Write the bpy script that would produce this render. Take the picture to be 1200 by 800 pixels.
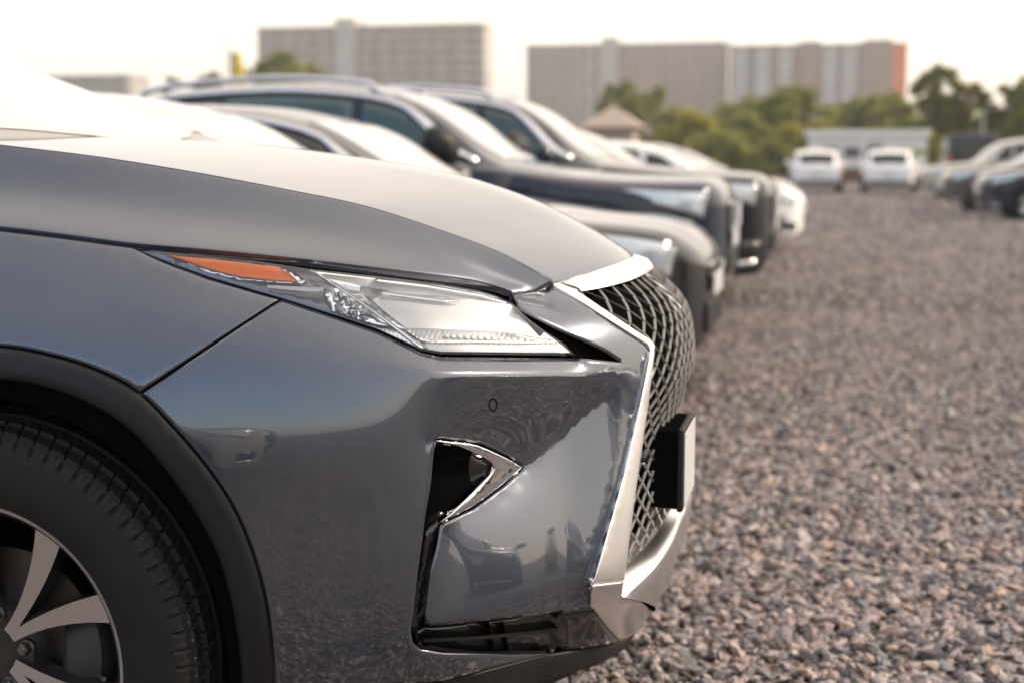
import bpy, math, random
import numpy as np
from mathutils import Vector
from mathutils.geometry import delaunay_2d_cdt

for o in list(bpy.data.objects):
    bpy.data.objects.remove(o, do_unlink=True)
scene = bpy.context.scene
COL = scene.collection
R = math.radians

# ------------------------------------------------------------------ camera
FPX, CAMH, HORIZON, VPX = 1667.0, 1.235, 186.0, 985.0
pitch = math.atan((400 - HORIZON) / FPX)
yaw = math.atan((VPX - 600) / FPX * math.cos(pitch))
cd = bpy.data.cameras.new('camera')
cam = bpy.data.objects.new('camera', cd)
COL.objects.link(cam)
cam.location = (0, 0, CAMH)
cam.rotation_euler = (R(90) - pitch, 0, yaw)
cd.sensor_width = 36.0
cd.lens = FPX * 36.0 / 1200.0
cd.clip_start = 0.05
cd.clip_end = 6000
cd.dof.use_dof = True
cd.dof.focus_distance = 2.36
cd.dof.aperture_fstop = 2.8
scene.camera = cam

# ------------------------------------------------------------------ light
SUN_AZ = R(74)          # to the right of the aisle direction (+Y)
SUN_EL = R(34)
world = bpy.data.worlds.new('World')
scene.world = world
world.use_nodes = True
nt = world.node_tree
bg = nt.nodes['Background']
sky = nt.nodes.new('ShaderNodeTexSky')
sky.sky_type = 'NISHITA'
sky.sun_disc = False
sky.sun_elevation = SUN_EL
sky.sun_rotation = SUN_AZ
sky.air_density = 1.0
sky.dust_density = 1.5
sky.ozone_density = 1.0
# thin even veil of high haze in front of the blue sky, a little warm
veil = nt.nodes.new('ShaderNodeMix'); veil.data_type = 'RGBA'
veil.inputs['B'].default_value = (5.45, 4.68, 3.85, 1)
tcw = nt.nodes.new('ShaderNodeTexCoord'); dt = nt.nodes.new('ShaderNodeVectorMath'); dt.operation = 'DOT_PRODUCT'
dt.inputs[1].default_value = (0.70, 0.72, 0.35)          # thicker towards the sun
vm = nt.nodes.new('ShaderNodeMapRange'); vm.interpolation_type = 'SMOOTHSTEP'
vm.inputs['From Min'].default_value = -0.9; vm.inputs['From Max'].default_value = 0.7; vm.inputs['To Min'].default_value = 0.12; vm.inputs['To Max'].default_value = 0.82
nt.links.new(tcw.outputs['Generated'], dt.inputs[0]); nt.links.new(dt.outputs['Value'], vm.inputs['Value']); nt.links.new(vm.outputs['Result'], veil.inputs['Factor'])
nt.links.new(sky.outputs['Color'], veil.inputs['A']); nt.links.new(veil.outputs['Result'], bg.inputs['Color'])
bg.inputs['Strength'].default_value = 0.15
sl = bpy.data.lights.new('sun', 'SUN')
sun = bpy.data.objects.new('sun', sl)
COL.objects.link(sun)
sl.energy = 2.2
sl.angle = R(6.0)
sl.color = (1.0, 0.84, 0.66)
sdir = Vector((math.sin(SUN_AZ) * math.cos(SUN_EL), math.cos(SUN_AZ) * math.cos(SUN_EL), math.sin(SUN_EL)))
sun.rotation_euler = (-sdir).to_track_quat('-Z', 'Y').to_euler()
sun.location = sdir * 50
vs = scene.view_settings
vs.view_transform = 'Standard'
vs.look = 'None'
vs.exposure = 1.1
vs.gamma = 1.0
vs.use_curve_mapping = False
scene.render.engine = 'CYCLES'
scene.cycles.use_denoising = True
scene.cycles.max_bounces = 8
scene.cycles.transparent_max_bounces = 8

# ------------------------------------------------------------------ camera maths (to measure real positions from the photograph)
_fw = np.array([-math.sin(yaw) * math.cos(pitch), math.cos(yaw) * math.cos(pitch), -math.sin(pitch)])
_rt = np.array([math.cos(yaw), math.sin(yaw), 0.0])
_up = np.cross(_rt, _fw)
CAM = np.array([0, 0, CAMH])

def rays(uv):
    uv = np.atleast_2d(np.asarray(uv, float))
    return _fw + np.outer((uv[:, 0] - 600) / FPX, _rt) - np.outer((uv[:, 1] - 400) / FPX, _up)

def atY(u, v, Y):
    d = rays([(u, v)])[0]
    return CAM + d * Y / d[1]

# ------------------------------------------------------------------ small numeric helpers
def pchip(xs, ys):
    xs = np.asarray(xs, float); ys = np.asarray(ys, float)
    h = np.diff(xs); m = np.diff(ys) / h
    d = np.zeros_like(ys)
    for i in range(1, len(xs) - 1):
        if m[i - 1] * m[i] > 0:
            w1 = 2 * h[i] + h[i - 1]; w2 = h[i] + 2 * h[i - 1]
            d[i] = (w1 + w2) / (w1 / m[i - 1] + w2 / m[i])
    d[0] = m[0]; d[-1] = m[-1]
    def f(x):
        x = np.asarray(x, float)
        i = np.clip(np.searchsorted(xs, x, side='right') - 1, 0, len(xs) - 2)
        t = np.clip((x - xs[i]) / h[i], -1e9, 1e9)
        lo = x < xs[0]; hi = x > xs[-1]
        tt = np.clip(t, 0, 1)
        r = ((1 + 2 * tt) * (1 - tt) ** 2 * ys[i] + tt * (1 - tt) ** 2 * h[i] * d[i]
             + tt * tt * (3 - 2 * tt) * ys[i + 1] + tt * tt * (tt - 1) * h[i] * d[i + 1])
        r = np.where(lo, ys[0] + d[0] * (x - xs[0]), r)
        r = np.where(hi, ys[-1] + d[-1] * (x - xs[-1]), r)
        return r
    return f

def smooth_table(f, a, b, n=600, sig=10):
    x = np.linspace(a, b, n); y = f(x)
    k = np.exp(-0.5 * (np.arange(-3 * sig, 3 * sig + 1) / sig) ** 2); k /= k.sum()
    yp = np.concatenate([2 * y[0] - y[1:3 * sig + 1][::-1], y, 2 * y[-1] - y[-3 * sig - 1:-1][::-1]])
    ys = np.convolve(yp, k, 'valid')
    def g(q):
        q = np.asarray(q, float)
        r = np.interp(q, x, ys)
        r = np.where(q > b, ys[-1] + (q - b) * (ys[-1] - ys[-2]) / (x[1] - x[0]), r)
        r = np.where(q < a, ys[0] + (q - a) * (ys[1] - ys[0]) / (x[1] - x[0]), r)
        return r
    return g

def sstep(a, b, x):
    t = np.clip((np.asarray(x, float) - a) / (b - a), 0, 1)
    return t * t * (3 - 2 * t)

def crom(P, n, closed=False):
    """Catmull-Rom through points P, n samples a span."""
    P = np.asarray(P, float); N = len(P); out = []
    for i in range(N - 1):
        p0 = P[max(i - 1, 0)]; p1 = P[i]; p2 = P[i + 1]; p3 = P[min(i + 2, N - 1)]
        for t in np.arange(n) / n:
            out.append(0.5 * (2 * p1 + (p2 - p0) * t + (2 * p0 - 5 * p1 + 4 * p2 - p3) * t * t + (3 * p1 - p0 - 3 * p2 + p3) * t ** 3))
    out.append(P[-1])
    return np.array(out)

# ------------------------------------------------------------------ materials
def nodes(name):
    m = bpy.data.materials.new(name); m.use_nodes = True
    t = m.node_tree
    return m, t, t.nodes['Principled BSDF']

def lk(t, a, b): t.links.new(a, b)

def mat(name, col, rough=0.5, metal=0.0, coat=0.0, coat_rough=0.03, var=0.12, scale=8.0, bump=0.0, bscale=60.0, spec=0.5, rvar=0.1, ior=1.5):
    m, t, p = nodes(name)
    tc = t.nodes.new('ShaderNodeTexCoord')
    n = t.nodes.new('ShaderNodeTexNoise'); n.inputs['Scale'].default_value = scale; n.inputs['Detail'].default_value = 5
    lk(t, tc.outputs['Object'], n.inputs['Vector'])
    mx = t.nodes.new('ShaderNodeMix'); mx.data_type = 'RGBA'
    mx.inputs['A'].default_value = (*[c * (1 - var) for c in col], 1)
    mx.inputs['B'].default_value = (*[min(1, c * (1 + var)) for c in col], 1)
    lk(t, n.outputs['Fac'], mx.inputs['Factor']); lk(t, mx.outputs['Result'], p.inputs['Base Color'])
    mr = t.nodes.new('ShaderNodeMapRange')
    mr.inputs['To Min'].default_value = max(0, rough - rvar * rough); mr.inputs['To Max'].default_value = min(1, rough + rvar * rough)
    lk(t, n.outputs['Fac'], mr.inputs['Value']); lk(t, mr.outputs['Result'], p.inputs['Roughness'])
    p.inputs['Metallic'].default_value = metal
    p.inputs['Coat Weight'].default_value = coat
    p.inputs['Coat Roughness'].default_value = coat_rough
    p.inputs['Specular IOR Level'].default_value = spec
    p.inputs['IOR'].default_value = ior
    if bump:
        n2 = t.nodes.new('ShaderNodeTexNoise'); n2.inputs['Scale'].default_value = bscale; n2.inputs['Detail'].default_value = 4
        lk(t, tc.outputs['Object'], n2.inputs['Vector'])
        b = t.nodes.new('ShaderNodeBump'); b.inputs['Strength'].default_value = bump; b.inputs['Distance'].default_value = 0.01
        lk(t, n2.outputs['Fac'], b.inputs['Height']); lk(t, b.outputs['Normal'], p.inputs['Normal'])
    return m

def paint(name, col, metal=0.55, rough=0.38, dust=0.10, coat_ior=1.5, spec=.5):
    """metallic car paint: flakes under a clear coat, with a thin film of road dust"""
    m, t, p = nodes(name)
    tc = t.nodes.new('ShaderNodeTexCoord')
    v = t.nodes.new('ShaderNodeTexVoronoi'); v.inputs['Scale'].default_value = 2200
    lk(t, tc.outputs['Object'], v.inputs['Vector'])
    fl = t.nodes.new('ShaderNodeMix'); fl.data_type = 'RGBA'
    fl.inputs['A'].default_value = (*[c * 0.8 for c in col], 1); fl.inputs['B'].default_value = (*[min(1, c * 1.25) for c in col], 1)
    sep = t.nodes.new('ShaderNodeSeparateColor'); lk(t, v.outputs['Color'], sep.inputs['Color'])
    lk(t, sep.outputs['Red'], fl.inputs['Factor'])
    n = t.nodes.new('ShaderNodeTexNoise'); n.inputs['Scale'].default_value = 5; n.inputs['Detail'].default_value = 9; n.inputs['Roughness'].default_value = 0.65
    lk(t, tc.outputs['Object'], n.inputs['Vector'])
    mr = t.nodes.new('ShaderNodeMapRange'); mr.inputs['From Min'].default_value = 0.35; mr.inputs['From Max'].default_value = 0.75
    mr.inputs['To Min'].default_value = 0.0; mr.inputs['To Max'].default_value = dust
    lk(t, n.outputs['Fac'], mr.inputs['Value'])
    dx = t.nodes.new('ShaderNodeMix'); dx.data_type = 'RGBA'; dx.inputs['B'].default_value = (0.32, 0.29, 0.26, 1)
    lk(t, fl.outputs['Result'], dx.inputs['A']); lk(t, mr.outputs['Result'], dx.inputs['Factor'])
    sp = t.nodes.new('ShaderNodeTexNoise'); sp.inputs['Scale'].default_value = 170; sp.inputs['Detail'].default_value = 2
    lk(t, tc.outputs['Object'], sp.inputs['Vector'])
    sr = t.nodes.new('ShaderNodeMapRange'); sr.inputs['From Min'].default_value = 0.68; sr.inputs['From Max'].default_value = 0.80; sr.inputs['To Max'].default_value = dust * 3
    lk(t, sp.outputs['Fac'], sr.inputs['Value'])
    d2 = t.nodes.new('ShaderNodeMix'); d2.data_type = 'RGBA'; d2.inputs['B'].default_value = (0.40, 0.36, 0.32, 1)
    lk(t, dx.outputs['Result'], d2.inputs['A']); lk(t, sr.outputs['Result'], d2.inputs['Factor'])
    lk(t, d2.outputs['Result'], p.inputs['Base Color'])
    p.inputs['Metallic'].default_value = metal; p.inputs['Roughness'].default_value = rough; p.inputs['Specular IOR Level'].default_value = spec
    p.inputs['Coat Weight'].default_value = 1.0; p.inputs['Coat IOR'].default_value = coat_ior
    cr = t.nodes.new('ShaderNodeMapRange'); cr.inputs['To Min'].default_value = 0.0; cr.inputs['To Max'].default_value = 0.05
    lk(t, n.outputs['Fac'], cr.inputs['Value']); lk(t, cr.outputs['Result'], p.inputs['Coat Roughness'])
    return m

def glass_clear(name, tint=(0.93, 0.95, 0.97)):
    """clear polycarbonate cover: glossy coat over transparency"""
    m, t, p = nodes(name)
    t.nodes.remove(p)
    out = t.nodes['Material Output']
    tr = t.nodes.new('ShaderNodeBsdfTransparent'); tr.inputs['Color'].default_value = (*tint, 1)
    gl = t.nodes.new('ShaderNodeBsdfGlossy'); gl.inputs['Roughness'].default_value = 0.02
    fr = t.nodes.new('ShaderNodeFresnel'); fr.inputs['IOR'].default_value = 1.55
    mx = t.nodes.new('ShaderNodeMixShader')
    lk(t, fr.outputs['Fac'], mx.inputs['Fac']); lk(t, tr.outputs['BSDF'], mx.inputs[1]); lk(t, gl.outputs['BSDF'], mx.inputs[2])
    # thin dust film
    tc = t.nodes.new('ShaderNodeTexCoord'); n = t.nodes.new('ShaderNodeTexNoise'); n.inputs['Scale'].default_value = 14; n.inputs['Detail'].default_value = 8
    lk(t, tc.outputs['Object'], n.inputs['Vector'])
    df = t.nodes.new('ShaderNodeBsdfDiffuse'); df.inputs['Color'].default_value = (0.55, 0.54, 0.52, 1)
    mr = t.nodes.new('ShaderNodeMapRange'); mr.inputs['To Min'].default_value = 0.0; mr.inputs['To Max'].default_value = 0.035
    lk(t, n.outputs['Fac'], mr.inputs['Value'])
    m2 = t.nodes.new('ShaderNodeMixShader'); lk(t, mr.outputs['Result'], m2.inputs['Fac'])
    lk(t, mx.outputs['Shader'], m2.inputs[1]); lk(t, df.outputs['BSDF'], m2.inputs[2])
    lk(t, m2.outputs['Shader'], out.inputs['Surface'])
    return m

M = {}
M['grey_paint'] = paint('graphite_paint', (0.052, 0.064, 0.090), metal=0.65, rough=0.30, dust=0.05, coat_ior=1.85)
M['black_paint'] = paint('black_paint', (0.008, 0.009, 0.012), metal=0.0, dust=0.02, spec=.1)
M['navy_paint'] = paint('navy_paint', (0.006, 0.011, 0.030), metal=0.0, dust=0.02, spec=.1)
M['blackblue_paint'] = paint('blackblue_paint', (0.008, 0.011, 0.018), metal=0.0, dust=0.02, spec=.1)
M['silver_paint'] = paint('silver_paint', (0.42, 0.42, 0.42), metal=0.6)
M['beige_paint'] = paint('beige_paint', (0.40, 0.36, 0.30), metal=0.5)
M['white_paint'] = paint('white_paint', (0.78, 0.78, 0.77), metal=0.0, dust=0.05)
M['brown_paint'] = paint('brown_paint', (0.05, 0.04, 0.035), metal=0.4)
M['plastic'] = mat('black_plastic', (0.010, 0.010, 0.0105), 0.5, spec=.35, bump=0.12, bscale=900, var=0.2)
M['gloss_black'] = mat('gloss_black', (0.012, 0.012, 0.013), 0.16, coat=0.6)
M['dark'] = mat('matt_black', (0.004, 0.004, 0.004), 1.0, spec=0.0)
M['chrome'] = mat('chrome', (0.82, 0.83, 0.85), 0.07, metal=1.0, var=0.02)
M['satin_chrome'] = mat('satin_chrome', (0.78, 0.78, 0.79), 0.22, metal=1.0, var=0.03)
M['trim_satin'] = mat('trim_satin', (0.90, 0.895, 0.885), 0.44, metal=1.0, var=0.03)
M['trim_silver'] = mat('trim_silver', (0.90, 0.89, 0.88), 0.26, metal=1.0, var=0.03)
M['mesh_metal'] = mat('grille_metal', (0.30, 0.29, 0.28), 0.34, metal=0.8, var=0.05)
M['rubber'] = mat('tyre_rubber', (0.007, 0.0068, 0.0066), 0.66, spec=0.4, bump=0.06, bscale=160, var=0.4, scale=25)
M['alloy'] = mat('machined_alloy', (0.66, 0.68, 0.72), 0.30, metal=1.0, var=0.06, scale=30)
M['rim_black'] = mat('rim_black', (0.016, 0.016, 0.017), 0.3, coat=0.5)
M['nut'] = mat('nut_steel', (0.26, 0.255, 0.25), 0.35, metal=1.0, var=0.1, scale=40)
M['steel'] = mat('brake_steel', (0.14, 0.135, 0.13), 0.38, metal=1.0, var=0.15, scale=40)
M['caliper'] = mat('caliper_grey', (0.07, 0.07, 0.07), 0.5, metal=0.4, var=0.2, scale=20)
M['glass'] = mat('tinted_glass', (0.012, 0.018, 0.020), 0.03, var=0.05, spec=0.6, rvar=0.3)
M['cowl'] = mat('cowl_plastic', (0.30, 0.295, 0.285), 0.5, var=0.15)
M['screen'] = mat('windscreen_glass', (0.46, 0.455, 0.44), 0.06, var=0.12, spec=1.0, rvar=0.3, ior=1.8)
M['blueglass'] = mat('green_glass', (0.03, 0.075, 0.085), 0.03, var=0.08, spec=0.6, rvar=0.3)
M['lens'] = glass_clear('headlamp_lens')
M['amber'] = mat('amber_reflector', (1.0, 0.20, 0.012), 0.35, metal=0.35, coat=0.3, var=0.08, scale=40)
M['reflector'] = mat('lamp_reflector', (0.86, 0.86, 0.87), 0.16, metal=0.75, var=0.05, scale=20)
M['lamp_grey'] = mat('lamp_bezel_grey', (0.20, 0.22, 0.26), 0.30, metal=0.4, var=0.1, scale=10, coat=0.5)
M['lamp_white'] = mat('lamp_white', (0.90, 0.90, 0.90), 0.28, var=0.04, coat=0.5)
M['lamp_chrome'] = mat('lamp_chrome', (0.80, 0.84, 0.90), 0.10, metal=1.0, var=0.05)
M['farlamp'] = mat('headlamp_far', (0.50, 0.56, 0.62), 0.12, metal=0.5, coat=1.0, var=0.25, scale=9)
M['redlamp'] = mat('tail_lamp', (0.45, 0.02, 0.02), 0.15, coat=1.0)
M['plate_white'] = mat('plate_white', (0.50, 0.51, 0.52), 0.4)
M['yellow'] = mat('yellow_sign', (0.78, 0.56, 0.02), 0.45)
M['galv'] = mat('galvanised', (0.38, 0.38, 0.37), 0.5, metal=0.6)
M['bark'] = mat('bark', (0.09, 0.065, 0.045), 0.9, bump=0.6, bscale=20)
M['white_wall'] = mat('white_wall', (0.74, 0.72, 0.68), 0.7, scale=2)
M['roof_tan'] = mat('tan_roof', (0.36, 0.29, 0.24), 0.8, scale=3, bump=0.3, bscale=30)
M['redbrown'] = mat('redbrown_wall', (0.16, 0.08, 0.07), 0.8, scale=3)
M['greenband'] = mat('green_panel', (0.35, 0.38, 0.16), 0.7, scale=3)

def ribs(m, scale, strength, direction='X'):
    t = m.node_tree; p = t.nodes['Principled BSDF']; tc = t.nodes.new('ShaderNodeTexCoord'); w = t.nodes.new('ShaderNodeTexWave')
    w.bands_direction = direction; w.inputs['Scale'].default_value = scale; w.inputs['Distortion'].default_value = 0
    lk(t, tc.outputs['Object'], w.inputs['Vector']); b = t.nodes.new('ShaderNodeBump'); b.inputs['Strength'].default_value = strength; b.inputs['Distance'].default_value = .002
    lk(t, w.outputs['Fac'], b.inputs['Height']); lk(t, b.outputs['Normal'], p.inputs['Normal'])
ribs(M['reflector'], 45, .35)

# ------------------------------------------------------------------ object helpers
def tagit(o, label=None, cat=None, group=None, kind=None):
    if label: o['label'] = label
    if cat: o['category'] = cat
    if group: o['group'] = group
    if kind: o['kind'] = kind
    return o

def empty(name, loc, rotz=0.0, label=None, cat=None, group=None):
    o = bpy.data.objects.new(name, None); COL.objects.link(o)
    o.empty_display_size = 0.2
    o.location = loc; o.rotation_euler = (0, 0, rotz)
    return tagit(o, label, cat, group)

def mk(name, V, Fc, material, parent=None, off=(0, 0, 0), smooth=True, mats=None, midx=None, sharp=None):
    V = np.asarray(V, float).reshape(-1, 3) - np.asarray(off, float)
    me = bpy.data.meshes.new(name)
    me.from_pydata(V.tolist(), [], [tuple(int(i) for i in f) for f in Fc])
    for m in (mats or [material]): me.materials.append(m)
    if midx is not None: me.polygons.foreach_set('material_index', np.asarray(midx, np.int32))
    if smooth: me.polygons.foreach_set('use_smooth', [True] * len(me.polygons))
    me.update()
    if smooth and sharp: me.set_sharp_from_angle(angle=R(sharp))
    o = bpy.data.objects.new(name, me); COL.objects.link(o)
    if parent is not None: o.parent = parent
    return o

class MB:
    """collects shapes for ONE mesh"""
    def __init__(s): s.V = []; s.F = []; s.mi = []; s.n = 0
    def add(s, V, Fc, mi=0):
        V = np.asarray(V, float).reshape(-1, 3)
        s.V.append(V); s.F += [tuple(int(i) + s.n for i in f) for f in Fc]; s.mi += [mi] * len(Fc); s.n += len(V)
    def box(s, a, b, mi=0):
        x0, y0, z0 = a; x1, y1, z1 = b
        s.add([(x0, y0, z0), (x1, y0, z0), (x1, y1, z0), (x0, y1, z0), (x0, y0, z1), (x1, y0, z1), (x1, y1, z1), (x0, y1, z1)],
              [(0, 3, 2, 1), (4, 5, 6, 7), (0, 1, 5, 4), (1, 2, 6, 5), (2, 3, 7, 6), (3, 0, 4, 7)], mi)
    def grid(s, G, mi=0, flip=False, cu=False, cv=False):
        G = np.asarray(G, float); n, m = G.shape[:2]; Fc = []
        for i in range(n if cu else n - 1):
            for j in range(m if cv else m - 1):
                a = i * m + j; b = ((i + 1) % n) * m + j; c = ((i + 1) % n) * m + (j + 1) % m; d = i * m + (j + 1) % m
                Fc.append((a, d, c, b) if flip else (a, b, c, d))
        s.add(G.reshape(-1, 3), Fc, mi)
    def tube(s, P, r, n=8, mi=0, caps=True):
        P = np.asarray(P, float); N = len(P); r = np.broadcast_to(np.asarray(r, float), (N,))
        T = np.gradient(P, axis=0); T /= np.linalg.norm(T, axis=1, keepdims=True) + 1e-12
        a = np.array([0, 0, 1.0]) if abs(T[0][2]) < 0.9 else np.array([1.0, 0, 0])
        G = np.zeros((N, n, 3)); u = np.cross(T[0], a); u /= np.linalg.norm(u)
        for i in range(N):
            u = u - T[i] * (u @ T[i]); u /= np.linalg.norm(u) + 1e-12
            w = np.cross(T[i], u)
            for k in range(n):
                an = 2 * math.pi * k / n
                G[i, k] = P[i] + r[i] * (math.cos(an) * u + math.sin(an) * w)
        b = s.n; s.grid(G, mi, cv=True)
        if caps:
            s.F.append(tuple(b + k for k in range(n))); s.mi.append(mi)
            s.F.append(tuple(b + (N - 1) * n + k for k in range(n))[::-1]); s.mi.append(mi)
    def prism(s, poly, y0, y1, mi=0):
        """poly in (x,z), extruded along y"""
        n = len(poly)
        V = [(p[0], y0, p[1]) for p in poly] + [(p[0], y1, p[1]) for p in poly]
        Fc = [tuple(range(n)), tuple(range(2 * n - 1, n - 1, -1))] + [(i, i + n, (i + 1) % n + n, (i + 1) % n) for i in range(n)]
        s.add(V, Fc, mi)
    def build(s, name, material, parent=None, off=(0, 0, 0), smooth=False, mats=None, sharp=40):
        return mk(name, np.concatenate(s.V), s.F, material, parent, off, smooth, mats, s.mi if mats else None, sharp)

def solidify(o, th, offset=-1.0):
    m = o.modifiers.new('thickness', 'SOLIDIFY'); m.thickness = th; m.offset = offset; m.use_even_offset = False
    return o

def bevel(o, w, seg=2):
    m = o.modifiers.new('bevel', 'BEVEL'); m.width = w; m.segments = seg; m.limit_method = 'ANGLE'; m.angle_limit = R(35)
    return o

# ================================================================== the grey car in front: body surface
NX, YC = -0.296, 2.99           # nose and centre plane in the world
s_nose = smooth_table(pchip([.10, .20, .25, .309, .407, .483, .613, .743, .816, .889, .921, .951, .981, 1.016, 1.06, 1.12, 1.2, 1.3],
                            [.13, .10, .085, .058, .016, .0, .0, -.001, -.003, .005, .016, .038, .075, .138, .20, .33, .55, .85]), .1, 1.3, 600, 7)
O_yl = smooth_table(pchip([0, .15, .30, .42, .52, .60, .68, .75, .80, .85, .88, .905, .925, .935, .945, .96],
                          [0, .010, .042, .10, .165, .205, .25, .295, .34, .425, .51, .63, .77, .92, 1.2, 2.2]), 0, .96, 800, 9)
k_z = smooth_table(pchip([.1, .2, .3, .45, .6, .75, .88, .97, 1.03, 1.08, 1.13, 1.2],
                         [.90, .93, .965, .988, .998, 1.0, .984, .948, .912, .875, .84, .78]), .1, 1.2, 500, 9)

def surf_yz(yl, z, d=0.0):
    yl = np.asarray(yl, float); z = np.asarray(z, float)
    return np.stack([NX - s_nose(z) - O_yl(np.abs(yl) / k_z(z)) - d, YC - yl, z + 0 * yl], -1)

def on_body(uv, delta=0.0):
    """the point of the body surface seen at uv, set delta metres deeper"""
    d = rays(uv); d = d / d[:, 1:2]          # parametrised by Y
    lo = np.full(len(d), YC - 0.99); hi = np.full(len(d), YC - 0.0)
    def Fv(Y):
        P = CAM + d * Y[:, None]
        return (NX - P[:, 0]) - s_nose(P[:, 2]) - O_yl(np.abs(YC - Y) / k_z(P[:, 2]))
    # first crossing by marching
    Ys = np.linspace(YC - 1.02, YC, 120); done = np.zeros(len(d), bool)
    for a, b in zip(Ys[:-1], Ys[1:]):
        c = (~done) & (Fv(np.full(len(d), b)) > 0)
        lo[c] = a; hi[c] = b; done |= c
    for _ in range(40):
        mid = 0.5 * (lo + hi); c = Fv(mid) > 0
        hi = np.where(c, mid, hi); lo = np.where(c, lo, mid)
    Y = hi
    ln = np.linalg.norm(d, axis=1)
    return CAM + d * (Y + np.asarray(delta) / ln)[:, None]

def dens(P, step, closed=False):
    P = np.asarray(P, float); out = []
    n = len(P)
    for i in range(n if closed else n - 1):
        a = P[i]; b = P[(i + 1) % n]; k = max(1, int(round(np.linalg.norm(b - a) / step)))
        for t in range(k): out.append(a + (b - a) * t / k)
    if not closed: out.append(P[-1])
    return np.array(out)

def inside(Q, poly):
    x, y = Q[:, 0][:, None], Q[:, 1][:, None]
    a = poly; b = np.roll(poly, -1, 0)
    c = ((a[:, 1] > y) != (b[:, 1] > y)) & (x < (b[:, 0] - a[:, 0]) * (y - a[:, 1]) / (b[:, 1] - a[:, 1] + 1e-12) + a[:, 0])
    return c.sum(1) % 2 == 1

def segdist(Q, A, B):
    """distance of Q to every segment; returns min distance, index, t"""
    best = np.full(len(Q), 1e9); bi = np.zeros(len(Q), int); bt = np.zeros(len(Q))
    for i in range(len(A)):
        ab = B[i] - A[i]; L = ab @ ab + 1e-12
        t = np.clip(((Q - A[i]) @ ab) / L, 0, 1)
        dd = np.linalg.norm(Q - (A[i] + t[:, None] * ab), axis=1)
        m = dd < best - 1e-9; best[m] = dd[m]; bi[m] = i; bt[m] = t[m]
    return best, bi, bt

LAST = {}
def along(ol, P, v):
    Q, w = [P[0]], [v[0]]; n = len(ol)
    at = lambda p: int(np.argmin(np.linalg.norm(ol - p, axis=1))) if np.linalg.norm(ol - p, axis=1).min() < .01 else -1
    for i in range(len(P) - 1):
        a, b = at(P[i]), at(P[i + 1])
        if a >= 0 and b >= 0:
            f = (b - a) % n; st = 1 if f <= n - f else -1; mid = []
            j = (a + st) % n
            while j != b: mid.append(ol[j]); j = (j + st) % n
            if mid:
                pts = np.array([P[i]] + mid + [P[i + 1]]); L = np.concatenate([[0], np.cumsum(np.linalg.norm(np.diff(pts, axis=0), axis=1))])
                for q, l in zip(mid, L[1:-1]): Q.append(q); w.append(v[i] + (v[i + 1] - v[i]) * l / L[-1])
        Q.append(P[i + 1]); w.append(v[i + 1])
    return np.array(Q), np.array(w)

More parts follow.
